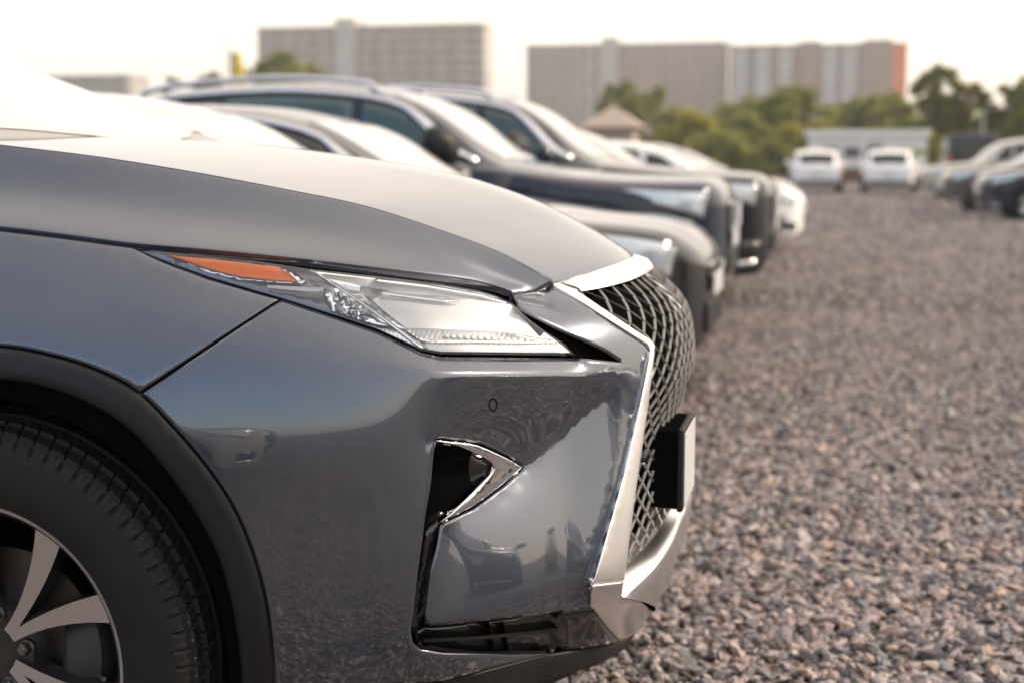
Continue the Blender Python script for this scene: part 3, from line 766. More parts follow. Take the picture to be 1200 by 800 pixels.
# crystal shaped side module
poly = [(379, 339), (400, 338), (425, 342), (452, 366), (478, 386), (440, 380), (400, 368), (388, 364)]
fe = [([(388 + 7 * i, 342 + 3 * i), (393 + 7 * i, 366 + 2 * i)], [.012 + .014 * (i % 2), .02 - .012 * (i % 2)]) for i in range(6)]
hl_part('side_module', poly, M['lamp_chrome'], HL, step=5, roll=0, base=.008, sharp=12, feats=fe)
hl_part('module_bezel', [(443, 384), (470, 388), (492, 400), (500, 408), (494, 409), (460, 394), (432, 380)], M['reflector'], HL, step=4, roll=.002, rollpx=2, base=.012)
hl_part('lamp_brow', [(446, 341), (500, 346), (523, 348), (540, 352), (523, 353.5), (500, 351), (446, 345)], M['lamp_chrome'], HL, step=4, roll=.002, rollpx=2, base=.022, th=.006)
hl_part('lamp_shelf', [(470, 384), (540, 386), (620, 390), (644, 396), (655, 403), (560, 402), (505, 402), (490, 398)], M['reflector'], HL, step=5, roll=.002, rollpx=3, th=.004, feats=[([(470, 384), (540, 386), (620, 390), (644, 396)], [.030, .034, .030, .018]), ([(490, 398), (560, 402), (655, 403)], [.020, .022, .014])])
for k in range(13):
    hl_part('light_element', [(520 + 8 * k, 391 + .45 * k), (525.5 + 8 * k, 391.3 + .45 * k), (526.5 + 8 * k, 396 + .4 * k), (521 + 8 * k, 395.7 + .4 * k)], M['lamp_white'], HL, step=3, roll=.002, rollpx=1.5, base=.020, th=.003)
hl_part('lens_cover', HLO, M['lens'], HL, step=8, roll=.003, rollpx=3, base=-.002, th=0)

# ---- front wheels
def lathe(mb, prof, n, mi=0, cy=0, flip=False, mod=None):
    """prof: (y, r) rows; axis along y"""
    an = np.linspace(0, 2 * math.pi, n + 1)[:-1]; G = []
    for j, (y, r) in enumerate(prof):
        rr = np.full(n, r) if mod is None else mod(an, j, r, y)
        G.append(np.stack([rr * np.cos(an), np.full(n, y), rr * np.sin(an)], 1))
    mb.grid(np.array(G), mi, cv=True, flip=flip)

WR, WW = 0.398, 0.245
def tyre_mesh():
    mb = MB()
    W2 = WW / 2
    prof = [(-W2 * .80, .258), (-W2 * .93, .268), (-W2 * 1.0, .290), (-W2 * 1.02, .315), (-W2 * .995, .346), (-W2 * .965, .363), (-W2 * .91, .3765), (-W2 * .87, .3815)]
    tread = np.linspace(-W2 * .86, W2 * .86, 46)
    prof += [(y, WR - .012 * (abs(y) / W2) ** 3.2) for y in tread]
    prof += [(-p[0], p[1]) for p in prof[:8][::-1]]
    NT = 84
    def mod(an, j, r, y):
        rr = np.full(len(an), r)
        if abs(y) > W2 * 1.0 + .002: return rr
        yy = y / W2
        if abs(yy) <= .99 and r > .374:
            ph = (an / (2 * math.pi) * NT + abs(yy) * 1.6 + (0.3 if yy > 0 else 0)) % 1.0
            lat = (ph < .16) & (abs(yy) > .34)
            sip = (np.abs(((an / (2 * math.pi) * NT * 2 + yy * 2.2) % 1.0) - .5) < .07)
            rr = rr - np.where(lat, .0085, 0) - np.where(sip & ~lat, .003, 0)
            if min(abs(abs(yy) - .62), abs(abs(yy) - .22)) < .045: rr = np.full(len(an), r - .009)
        return rr
    lathe(mb, prof, NT * 10, mod=mod)
    return mb
def rim_mesh():
    mb = MB()
    # y negative = outer face.  0 = black, 1 = machined
    lathe(mb, [(-.095, .262), (-.104, .268), (-.108, .271), (-.110, .268), (-.106, .258)], 128, 1)
    lathe(mb, [(-.106, .258), (-.098, .250), (-.06, .244), (.02, .225), (.10, .235), (.105, .262)], 96, 0)
    lathe(mb, [(-.050, .0), (-.058, .030), (-.050, .072), (-.03, .085), (.03, .085)], 48, 0)   # hub
    def spoke(a0, a1, w0, w1):
        """one arm from hub angle a0 to rim angle a1"""
        P = []
        for f in np.linspace(0, 1, 9):
            a = a0 + (a1 - a0) * f ** 0.9; r = .045 + (.256 - .045) * f
            w = w0 + (w1 - w0) * f ** 1.5
            y = -.060 - .042 * f ** 1.2
            c = np.array([r * math.cos(a), r * math.sin(a)]); t = np.array([-math.sin(a), math.cos(a)])
            P.append((c, t, w, y))
        L = np.array([[c[0] - t[0] * w / 2, y, c[1] - t[1] * w / 2] for c, t, w, y in P]); Rr = np.array([[c[0] + t[0] * w / 2, y, c[1] + t[1] * w / 2] for c, t, w, y in P])
        b = np.array([0, .045, 0]); e = np.array([0, .004, 0])
        Lb = L * [.97, 1, .97] + b; Rb = Rr * [.97, 1, .97] + b
        mb.grid(np.array([L, Rr]), 1)
        mb.grid(np.array([Lb, L]), 0); mb.grid(np.array([Rr, Rb]), 0)
    for k in range(5):
        c = R(40.5 + 72 * k)
        spoke(c + R(6), c + R(17), .017, .050); spoke(c - R(6), c - R(17), .017, .050)
    return mb
WX, WYL, WZ = -1.430, 0.783, WR - .020
def make_front_wheel(sgn, tyre_me=None):
    """sgn -1 near side"""
    tm = tyre_mesh(); o = tm.build('wheel_hub', M['rubber'], CAR, smooth=True, sharp=28)
    o.name = 'wheel'; o.data.name = 'wheel'
    o.location = (WX - COFF[0], sgn * WYL, WZ)
    if sgn > 0: o.rotation_euler = (0, 0, math.pi)
    o.scale = (1.05, 1, 1.05)
    rm = rim_mesh().build('rim', M['rim_black'], o, smooth=True, mats=[M['rim_black'], M['alloy']], sharp=30)
    d = MB(); lathe(d, [(-.005, .08), (-.005, .165), (.005, .168), (.018, .168), (.018, .08)], 72); d.build('brake_disc', M['steel'], o, smooth=True, sharp=40)
    c = MB()
    for a0, a1 in ((-28, 22),):
        G = []
        for a in np.linspace(R(a0), R(a1), 14):
            e = math.sin(math.pi * (a - R(a0)) / (R(a1) - R(a0))) ** .4
            row = []
            for r, y in ((.115, .01), (.115, -.03), (.13, -.043), (.165, -.046), (.190, -.038), (.198, -.02), (.198, .02)):
                rr = .155 + (r - .155) * (.6 + .4 * e); row.append((rr * math.cos(a), y * (.5 + .5 * e), rr * math.sin(a)))
            G.append(row)
        c.grid(np.array(G))
    c.build('brake_caliper', M['caliper'], o, smooth=True, sharp=35)
    for k in range(5):
        a = R(8 + 72 * k); x, z = .064 * math.cos(a), .064 * math.sin(a)
        n = MB(); n.tube([(x, -.050, z), (x, -.066, z), (x, -.072, z)], [.0115, .0115, .009], 6)
        n.tube([(x, -.050, z), (x, -.0565, z)], [.0145, .0135], 18); n.tube([(x, -.071, z), (x, -.074, z)], [.007, .0055], 12)
        n.build('lug_nut', M['nut'], o, smooth=True, sharp=30)
    v = MB(); v.tube([(.205, -.075, -.02), (.222, -.092, -.02)], [.0045, .004], 10); v.build('valve_stem', M['nut'], o, smooth=True)
    return o
make_front_wheel(-1); make_front_wheel(1)
# wheel housing
for sgn in (-1, 1):
    mb = MB(); G = []
    for a in np.linspace(R(-20), R(200), 40):
        G.append([(WX - COFF[0] + .458 * math.cos(a), sgn * y, WZ + .458 * math.sin(a)) for y in (.862, .8619, .80, .62, .50)])
    G = np.array(G)
    for i, a in enumerate(np.linspace(R(-20), R(200), 40)): G[i, 0, 0] = WX - COFF[0] + .50 * math.cos(a); G[i, 0, 2] = WZ + .50 * math.sin(a)
    mb.grid(G, flip=(sgn > 0))
    n = len(G); b = 0
    an = [G[i, 4] for i in range(n)]; mb.add(an, [tuple(range(n))])
    mb.build('wheel_housing', M['dark'], CAR, smooth=True, sharp=60)

# matt black filler added so the recess between headlight and surround looks dark
panel('recess_filler', [(605, 358), (632, 374), (662, 390), (692, 403), (731, 426), (700, 424), (676, 421), (655, 412), (632, 394)], M['dark'], sides='pair', step=6, roll=0, th=.002, base=.022)

# ================================================================== cars in general
class Shape:
    def __init__(s, L, ztop, zs, zb, w, wheels, wr=.345, arch=.40):
        s.L = L; s.ft, s.fs, s.fb, s.fw = pchip(*zip(*ztop)), pchip(*zip(*zs)), pchip(*zip(*zb)), pchip(*zip(*w))
        s.wheels = wheels; s.wr = wr; s.arch = arch
    def ctrl(s, o):
        o = np.asarray(o, float)
        w = s.fw(o); zt = s.ft(o); zs = np.minimum(s.fs(o), zt - .015); zb = s.fb(o).copy()
        for ow in s.wheels:
            q = s.arch ** 2 - (o - ow) ** 2
            zb = np.maximum(zb, np.where(q > 0, s.wr + np.sqrt(np.maximum(q, 0)), 0))
        h = zt - zs; cab = sstep(.10, .40, h); H = zs - zb
        ln = lambda a, b: a + (b - a) * cab
        P = [(0 * w, zb), (.78 * w, zb), (.95 * w, zb + .01), (.985 * w, zb + .16 * H), (w, zb + .48 * H), (.997 * w, zb + .82 * H), (.982 * w, zs),
             (ln(.91, .925) * w, zs + ln(.48, .10) * h), (ln(.78, .775) * w, zs + ln(.74, .80) * h), (ln(.58, .70) * w, zs + ln(.80, .925) * h), (.36 * w, zs + ln(.95, .985) * h), (0 * w, zt)]
        return np.stack([np.stack(p, -1) for p in P], -2)       # (..., 12, 2)
    def pt(s, o, r):
        """point at distance o behind the nose and ring parameter r (0 floor .. 11 roof centre); local coords, near side y<0"""
        o = np.asarray(o, float); r = np.asarray(r, float); o, r = np.broadcast_arrays(o, r)
        C_ = s.ctrl(o); i = np.clip(np.floor(r).astype(int), 0, 10); t = (r - i)[..., None]
        g = lambda k: np.take_along_axis(C_, np.clip(k, 0, 11)[..., None, None], -2)[..., 0, :]
        p0, p1, p2, p3 = g(i - 1), g(i), g(i + 1), g(i + 2)
        q = .5 * (2 * p1 + (p2 - p0) * t + (2 * p0 - 5 * p1 + 4 * p2 - p3) * t * t + (3 * p1 - p0 - 3 * p2 + p3) * t ** 3)
        return np.stack([s.L / 2 - o, -np.maximum(q[..., 0], 0), q[..., 1]], -1)
    def patch(s, c, no, nr, off):
        """c: four (o, r) corners front-low, front-high, rear-high, rear-low -> grid offset outwards"""
        a = np.linspace(0, 1, no)[:, None]; b = np.linspace(0, 1, nr)[None]
        c = np.array(c, float)
        q = lambda k: (1 - a) * ((1 - b) * c[0, k] + b * c[1, k]) + a * ((1 - b) * c[3, k] + b * c[2, k])
        return s.offs(q(0), q(1), off)
    def offs(s, o, r, off):
        e = 2e-3
        P = s.pt(o, r); du = s.pt(o + e, r) - s.pt(o - e, r); dv = s.pt(o, np.minimum(r + e, 11)) - s.pt(o, np.maximum(r - e, 0))
        n = np.cross(dv, du); n /= np.linalg.norm(n, axis=-1, keepdims=True) + 1e-12
        return P + n * off
    def stations(s, omin=0.0):
        st = list(np.linspace(0, .5, 26)) + list(np.linspace(.5, s.L - .6, 110)) + list(np.linspace(s.L - .6, s.L, 26))
        for ow in s.wheels:
            st += [ow + s.arch * math.sin(x) for x in np.linspace(-math.pi / 2, math.pi / 2, 25)] + [ow - s.arch - .004, ow + s.arch + .004]
        st = np.array(sorted(set(round(x, 4) for x in st))); return st[(st >= omin) & (st <= s.L)]

def body_mesh(s, omin=0.0):
    st = s.stations(omin); rr = np.linspace(0, 11, 56)
    O, Rr = np.meshgrid(st, rr, indexing='ij'); G = s.pt(O, Rr)
    Gm = G[:, ::-1].copy(); Gm[..., 1] *= -1
    G = np.concatenate([G, Gm[:, 1:]], 1)
    mb = MB(); mb.grid(G, flip=True)
    m = G.shape[1]; n = G.shape[0]
    if omin == 0: mb.F.append(tuple(range(m))); mb.mi.append(0)
    mb.F.append(tuple((n - 1) * m + k for k in range(m))[::-1]); mb.mi.append(0)
    return mb

def add_patch(s, name, c, material, parent, off=.005, no=10, nr=6, th=.004, side='pair', cross=False):
    G = s.patch(c, no, nr, off); res = []
    if cross:                       # runs over the centre line: one object
        Gm = G[:, ::-1].copy(); Gm[..., 1] *= -1
        mb = MB(); mb.grid(np.concatenate([G, Gm[:, 1:]], 1), flip=True); o = mb.build(name, material, parent, smooth=True); solidify(o, th); return [o]
    for k in ((0, 1) if side == 'pair' else (0,)):
        g = G.copy(); 
        if k: g[..., 1] *= -1
        mb = MB(); mb.grid(g, flip=(k == 0)); o = mb.build(name, material, parent, smooth=True); solidify(o, th); res.append(o)
    return res

_wheel_cache = {}
def plain_wheel(parent, x, y, r, w=.22, style='alloy'):
    key = (round(r, 3), style); sg = -1 if y < 0 else 1
    if key not in _wheel_cache:
        mb = MB(); W2 = w / 2
        lathe(mb, [(-W2 * .85, r * .68), (-W2, r * .74), (-W2 * 1.02, r * .84), (-W2 * .95, r * .94), (-W2 * .8, r * .985), (-W2 * .4, r), (W2 * .4, r), (W2 * .8, r * .985), (W2, r * .9), (W2, r * .74), (W2 * .85, r * .68)], 56)
        t = mb.build('wheel', M['rubber'], None, smooth=True, sharp=45)
        mb = MB(); lathe(mb, [(-W2 * .80, r * .66), (-W2 * .9, r * .69), (-W2 * .82, r * .70)], 48, 1); lathe(mb, [(-W2 * .8, r * .66), (-W2 * .1, r * .6), (-W2 * .1, .0)], 40, 0)
        for k in range(5):
            for da in (-.16, .16):
                a = 2 * math.pi * k / 5 + da; G = []
                for rr, hw in ((.03, .02), (r * .4, .018), (r * .67, .03)):
                    c = np.array([rr * math.cos(a), 0, rr * math.sin(a)]); tt_ = np.array([-math.sin(a), 0, math.cos(a)])
                    y0 = -W2 * (.62 + .2 * rr / r); G.append([c - tt_ * hw + [0, y0 + .03, 0], c - tt_ * hw + [0, y0, 0], c + tt_ * hw + [0, y0, 0], c + tt_ * hw + [0, y0 + .03, 0]])
                mb.grid(np.array(G), 1)
        mb.tube([(0, -W2 * .55, 0), (0, -W2 * .72, 0)], [.05, .035], 20, 0)
        q = mb.build('rim', M['rim_black'], t, smooth=True, mats=[M['rim_black'], M['alloy'] if style == 'alloy' else M['rim_black']], sharp=40)
        _wheel_cache[key] = (t, q); t.parent = parent; T, Q = t, q
    else:
        t, q = _wheel_cache[key]; T = t.copy(); COL.objects.link(T); T.parent = parent; Q = q.copy(); COL.objects.link(Q); Q.parent = T
    T.location = (x, y, r - .006); T.rotation_euler = (0, 0, math.pi if sg > 0 else 0)
    return T

def door_mirror(parent, s, o, material, z=None, sc=1.0, stalk=True):
    for sg in (-1, 1):
        p = s.pt(o, 6.6); x, y, z0 = p[0], abs(p[1]), p[2] if z is None else z
        mb = MB(); G = []
        for f, wv, hv in ((0, .04, .05), (.12, .085, .075), (.5, .10, .085), (.88, .085, .075), (1, .04, .045)):
            row = []
            for k in range(14):
                a = 2 * math.pi * k / 14
                row.append((x - .02 + wv * math.cos(a) * (1.0 if math.cos(a) > 0 else .45) * sc, sg * (y + .03 + .20 * f * sc), z0 + .10 * sc + hv * math.sin(a) * sc))
            G.append(row)
        mb.grid(np.array(G), cv=True, flip=(sg > 0)); mb.F.append(tuple(range(14))); mb.mi.append(0); mb.F.append(tuple(56 + k for k in range(14))[::-1]); mb.mi.append(0)
        mb.tube([(x, sg * (y - .03), z0 + .01), (x, sg * (y + .08), z0 + .06 * sc)], [.025, .02], 8)
        o_ = mb.build('door_mirror', material, parent, smooth=True, sharp=50)

def sedan(L=4.75, H=1.46, W=1.84, hz=0.0, wb=(.86, 3.68), cowl=1.45, nose=.72):
    d = H - 1.46
    return Shape(L, [(0, nose), (.05, nose + .06), (.2, nose + .14 + hz * .5), (.7, .93 + hz), (cowl, 1.02 + hz), (cowl + .12, 1.06 + hz), (cowl + .85, 1.38 + d), (cowl + 1.2, 1.445 + d), (cowl + 1.6, H), (cowl + 2.3, 1.40 + d), (L - .72, 1.14 + hz), (L - .6, 1.10 + hz), (L - .1, 1.05 + hz), (L, .92 + hz)],
                 [(0, nose - .06), (.05, nose - .01), (.2, nose + .07 + hz * .5), (.7, .85 + hz), (cowl, .93 + hz), (L * .6, .98 + hz), (L - .5, 1.0 + hz), (L - .1, .95 + hz), (L, .82 + hz)],
                 [(0, .30), (.12, .20), (.5, .19), (L - .5, .22), (L - .1, .32), (L, .42)],
                 [(0, .42), (.04, .56), (.12, .68), (.28, .80), (.5, .875), (.9, W / 2 - .01), (1.5, W / 2), (L - 1, W / 2 - .01), (L - .4, .84), (L - .1, .72), (L, .55)], wb, .325, .375)

def suv(L=4.86, H=1.75, W=1.93, wb=(.88, 3.80), cowl=1.45, nose=.86, hood=1.08, steep=.75, tail=.55):
    return Shape(L, [(0, nose), (.04, nose + .07), (.15, nose + .13), (.6, hood), (cowl, hood + .09), (cowl + .1, hood + .13), (cowl + steep, H - .14), (cowl + steep + .35, H - .045), (cowl + 1.7, H), (L - 1.0, H - .04), (L - tail, H - .13), (L - .14, hood + .10), (L - .06, hood), (L, .80)],
                 [(0, nose - .08), (.04, nose - .02), (.15, nose + .04), (.6, hood - .10), (cowl, hood - .01), (2.6, hood + .03), (L - .6, hood + .08), (L - .1, hood + .0), (L, .72)],
                 [(0, .40), (.1, .27), (.5, .24), (L - .5, .26), (L - .1, .36), (L, .46)],
                 [(0, .50), (.03, .62), (.1, .74), (.25, .84), (.45, .91), (.9, W / 2 - .01), (1.5, W / 2), (L - 1, W / 2 - .005), (L - .4, .90), (L - .08, .80), (L, .68)], wb, .365, .425)

def hatch(L=4.2, H=1.53, W=1.80, wb=(.82, 3.42)):
    return Shape(L, [(0, .72), (.05, .78), (.2, .86), (.7, .96), (1.1, 1.03), (1.2, 1.07), (1.95, H - .10), (2.3, H - .02), (2.7, H), (L - .75, H - .06), (L - .42, H - .13), (L - .10, 1.02), (L - .03, .94), (L, .80)],
                 [(0, .64), (.05, .70), (.2, .78), (.7, .88), (1.1, .95), (2.5, .98), (L - .5, 1.02), (L - .1, .94), (L, .72)],
                 [(0, .32), (.12, .22), (.5, .20), (L - .5, .24), (L - .1, .32), (L, .42)],
                 [(0, .45), (.04, .58), (.12, .70), (.28, .80), (.5, .86), (.9, W / 2 - .01), (1.4, W / 2), (L - 1, W / 2), (L - .4, .86), (L - .08, .80), (L, .72)], wb, .315, .365)

def generic_car(name, s, loc, rz, pm, label, cat='car', group=None, cowl=1.45, msc=1.0, kind='suv', trim=True, rails=False, lamp='farlamp', glass='glass', grille='chrome', door_o=(1.35, 2.45, 3.5), plate=True, mirror_m=None, lampbox=None, detail=True, bumperlow='plastic', rear=True):
    root = empty(name, loc, rz, label, cat, group)
    body = body_mesh(s).build('body', pm, root, smooth=True, sharp=45)
    L = s.L; H = s.ft(np.array(L * .5))
    steep = 1.0
    # where the roof starts
    oo = np.linspace(cowl, L, 400); zt = s.ft(oo); zmax = zt.max()
    o_roof = oo[np.argmax(zt > zmax - .10)]; rear_i = np.where(zt > zmax - .14)[0][-1]; o_rear = oo[rear_i]
    end = oo[np.where(zt > s.fs(oo) + .16)[0][-1]]
    add_patch(s, 'windscreen', [(cowl + .10, 9.25), (cowl + .06, 11), (o_roof - .02, 11), (o_roof + .02, 9.3)], M['screen'], root, .006, 14, 8, cross=True)
    rw = 8.5 if kind == 'hatch' else 9.2
    if rear: add_patch(s, 'rear_window', [(o_rear + .04, rw), (o_rear + .02, 11), (end + (.06 if kind == 'hatch' else 0), 11), (end + (.06 if kind == 'hatch' else 0), rw + .1)], M['glass'], root, .006, 12, 8, cross=True)
    # side windows: front, rear, quarter
    a, b, c = door_o[0], door_o[1], door_o[2]
    wf = cowl + .28
    add_patch(s, 'side_window', [(wf, 7.15), (o_roof - .10, 7.93), (b - .04, 7.97), (b - .04, 7.12)], M[glass], root, .006, 14, 6)
    add_patch(s, 'side_window', [(b + .04, 7.12), (b + .04, 7.97), (c - .05, 7.95), (c + .02, 7.12)], M[glass], root, .006, 12, 6)
    add_patch(s, 'quarter_window', [(c + .06, 7.15), (c, 7.93), (min(o_rear, end) - .12, 7.80), (min(o_rear + .1, end) - .04, 7.2)], M['glass'], root, .006, 8, 6)
    if trim:        # bright strip round the side glass
        for sg in (-1, 1):
            ot = np.concatenate([np.linspace(wf - .06, o_roof - .10, 10), np.linspace(o_roof, o_rear - .05, 14)])
            rt_ = np.concatenate([np.linspace(7.05, 8.03, 10), np.full(14, 8.06)])
            mb = MB(); P1 = s.offs(ot, rt_ + .02, .010); P2 = s.offs(ot, rt_ + .34, .010)
            if sg > 0: P1[:, 1] *= -1; P2[:, 1] *= -1
            mb.grid(np.array([P1, P2]), flip=(sg < 0)); o_ = mb.build('window_trim', M['satin_chrome'], root, smooth=True); solidify(o_, .006)
    # doors and shut lines
    for d0, d1 in ((a, b - .01), (b + .01, c + .12)):
        for dr in add_patch(s, 'door', [(d0 + .06, 2.7), (d0, 6.8), (d1, 6.8), (d1, 2.7)], pm, root, .006, 8, 12, th=.004):
            yv = s.pt(d1 - .18, 5.2); sg = -1 if dr == dr else 1
        P = s.pt(np.linspace(d1 - .26, d1 - .08, 5), 5.4)
        for sg in (-1, 1):
            mb = MB(); Q = P.copy(); Q[:, 1] -= .025; Q[0, 1] += .02; Q[-1, 1] += .02
            if sg > 0: Q[:, 1] *= -1
            mb.tube(Q, .011, 8); mb.build('door_handle', M['chrome'] if trim else pm, root, smooth=True)
    # nose: lamps, grille, intake, plate
    lb = lampbox or [(.14, 4.8), (.11, 5.85), (.68, 6.1), (.50, 5.4)]
    add_patch(s, 'headlight', lb, M[lamp], root, .012, 16, 8, th=.01)
    cx = L / 2
    w0 = float(s.fw(np.array(0.0))); z0 = float(s.fb(np.array(0.0))); z1 = float(s.ft(np.array(0.0)))
    mb = MB(); mb.prism([(-w0 * .80, z0 + .34), (-w0 * .92, z1 - .06), (w0 * .92, z1 - .06), (w0 * .80, z0 + .34)], -.012, .012)
    V = np.concatenate(mb.V); V = np.stack([cx + .004 + V[:, 1], V[:, 0], V[:, 2]], 1)
    g = mk('grille', V, mb.F, M['gloss_black'], root, smooth=False)
    mb = MB()
    for k in range(6):
        zz = z0 + .37 + (z1 - .10 - z0 - .37) * k / 5; mb.box((cx + .016, -w0 * .85, zz - .006), (cx + .026, w0 * .85, zz + .006))
    ol = [(-w0 * .80, z0 + .34), (-w0 * .92, z1 - .06), (w0 * .92, z1 - .06), (w0 * .80, z0 + .34), (-w0 * .80, z0 + .34)]
    mb.tube([(cx + .018, p[0], p[1]) for p in dens(ol, .1)], .016, 6, caps=False)
    mb.build('grille_bar', M[grille], g, smooth=True, sharp=40)
    mb = MB(); mb.box((cx - .02, -w0 * 1.02, z0 + .04), (cx + .02, w0 * 1.02, z0 + .20)); o_ = mb.build('intake', M['plastic'], root); bevel(o_, .015)
    add_patch(s, 'fog_lamp', [(.10, 2.9), (.08, 3.7), (.24, 3.7), (.26, 2.9)], M['gloss_black'], root, .007, 6, 5, th=.01)
    add_patch(s, 'fog_trim', [(.12, 2.75), (.11, 3.0), (.27, 3.0), (.28, 2.75)], M['chrome'], root, .012, 6, 3, th=.01)
    if plate:
        mb = MB(); mb.box((cx + .02, -.26, z0 + .22), (cx + .034, .26, z0 + .335)); o_ = mb.build('number_plate', M['plate_white'], root); bevel(o_, .004)
    if rear:
        add_patch(s, 'tail_lamp', [(L - .45, 5.3), (L - .40, 6.4), (L - .07, 6.5), (L - .05, 5.2)], M['redlamp'], root, .008, 8, 6, th=.01)
        wr_ = float(s.fw(np.array(L - .02)))
        mb = MB(); mb.box((-L / 2 - .012, -.26, .60), (-L / 2 + .0, .26, .72)); mb.build('rear_plate', M['plate_white'], root)
        mb = MB(); mb.box((-L / 2 - .02, -wr_ * .95, .33), (-L / 2 + .10, wr_ * .95, .46)); o_ = mb.build('rear_bumper', M['plastic'], root); bevel(o_, .03)
    if rails:
        for sg in (-1, 1):
            ot = np.linspace(o_roof + .1, o_rear - .05, 24); P = s.pt(ot, 9.15); P[:, 2] += .045; P[0, 2] -= .05; P[-1, 2] -= .05
            if sg > 0: P[:, 1] *= -1
            mb = MB(); mb.tube(P, .022, 8); mb.build('roof_rail', M['satin_chrome'], root, smooth=True)
    door_mirror(root, s, cowl + .42, mirror_m or pm, sc=msc)
    y = float(s.fw(np.array(1.2))) - .115
    for ow in s.wheels:
        for sg in (-1, 1): plain_wheel(root, L / 2 - ow, sg * y, s.wr)
    return root

# ---- the rest of the grey car, behind the front panels
S0 = Shape(CL, [(0, .95), (1.24, 1.283), (1.50, 1.370), (1.84, 1.482), (2.30, 1.625), (2.60, 1.685), (3.1, 1.70), (3.9, 1.665), (4.35, 1.58), (4.66, 1.26), (4.80, 1.10), (4.89, .85)],
           [(0, .8), (1.0, 1.11), (1.4, 1.14), (2.5, 1.15), (3.8, 1.20), (4.5, 1.18), (4.8, 1.0), (4.89, .75)],
           [(0, .3), (1.2, .24), (4.3, .27), (4.75, .36), (4.89, .48)],
           [(0, .9), (1.1, .94), (1.6, .945), (2.5, .945), (4.0, .945), (4.5, .90), (4.8, .78), (4.89, .62)], (1.134, 3.925), WR, .44)
def rest_of_main():
    st = S0.stations(1.30); rr = np.linspace(0, 11, 67)
    bm_ = body_mesh(S0, 1.30)
    # keep the body below the windscreen base and behind the bonnet
    V = np.concatenate(bm_.V); F2 = []
    for f in bm_.F:
        if len(f) > 4: F2.append(f); continue
        j = np.mean([q % 111 for q in f]); r = min(j, 110 - j) * .2; oc = CL / 2 - np.mean([V[q][0] for q in f])
        if (r > 8.3 and oc < 2.36) or (r > 6.7 and oc < 1.44): continue
        F2.append(f)
    mk('body', V, F2, M['grey_paint'], CAR, smooth=True, sharp=45)
    n = 25; yl = np.linspace(-1, 1, n)
    add_patch(S0, 'windscreen', [(1.50, 8.00), (1.185, 11), (2.36, 11), (2.40, 8.36)], M['screen'], CAR, .002, 30, 20, cross=True)
    # cowl and wipers
    add_patch(S0, 'cowl', [(1.38, 7.3), (1.14, 11), (1.27, 11), (1.65, 8.3)], M['cowl'], CAR, -.003, 10, 20, cross=True)
    for y0, y1 in ((-.62, -.02), (-.02, .55)):
        P = []
        for f in np.linspace(0, 1, 12):
            y = y0 + (y1 - y0) * f; a = abs(y) / .72; P.append((CL / 2 - (1.27 + .28 * a ** 2.2), y, 1.272 - .075 * a ** 2))
        mb = MB(); mb.tube(P, .007, 6); mb.build('wiper', M['plastic'], CAR, smooth=True)
    add_patch(S0, 'rear_window', [(4.40, 9.2), (4.38, 11), (4.62, 11), (4.62, 9.3)], M['glass'], CAR, .006, 10, 8, cross=True)
    add_patch(S0, 'side_window', [(1.80, 7.15), (2.42, 7.93), (2.72, 7.97), (2.70, 7.12)], M['glass'], CAR, .006, 14, 6)
    add_patch(S0, 'side_window', [(2.78, 7.12), (2.80, 7.97), (3.72, 7.93), (3.78, 7.12)], M['glass'], CAR, .006, 12, 6)
    add_patch(S0, 'quarter_window', [(3.84, 7.15), (3.80, 7.9), (4.12, 7.8), (4.30, 7.2)], M['glass'], CAR, .006, 8, 6)
    for d0, d1 in ((1.66, 2.74), (2.76, 3.72)):
        for k, dr in enumerate(add_patch(S0, 'door', [(d0 + .05, 2.7), (d0, 6.8), (d1, 6.8), (d1 - .1, 2.7)], M['grey_paint'], CAR, .006, 10, 12)):
            P = S0.pt(np.linspace(d1 - .26, d1 - .08, 5), 5.5); P[:, 1] -= .028; P[0, 1] += .024; P[-1, 1] += .024
            if k: P[:, 1] *= -1
            mb = MB(); mb.tube(P, .012, 8); mb.build('handle', M['chrome'], dr, smooth=True)
    door_mirror(CAR, S0, 1.98, M['grey_paint'], sc=1.15)
    add_patch(S0, 'tail_lamp', [(4.35, 5.3), (4.40, 6.4), (4.80, 6.5), (4.82, 5.3)], M['redlamp'], CAR, .008, 8, 6, th=.01)
    for sg in (-1, 1):
        plain_wheel(CAR, CL / 2 - 3.925, sg * .83, .384)
        mb = MB(); P = S0.pt(np.linspace(2.5, 4.2, 24), 9.2); P[:, 2] += .05; P[0, 2] -= .05; P[-1, 2] -= .05
        if sg > 0: P[:, 1] *= -1
        mb.tube(P, .02, 8); mb.build('roof_rail', M['satin_chrome'], CAR, smooth=True)
rest_of_main()

# ---- the row of cars beside it, all nose out to the right
ROW = 'cars parked nose out in the left row'
def nose_x(u, Y): return float(atY(u, 300, Y)[0])
def left_car(name, s, u_nose, Y, *a, **k):
    X = nose_x(u_nose, Y); return generic_car(name, s, (X - s.L / 2, Y, 0), 0, *a, group=ROW, **k)

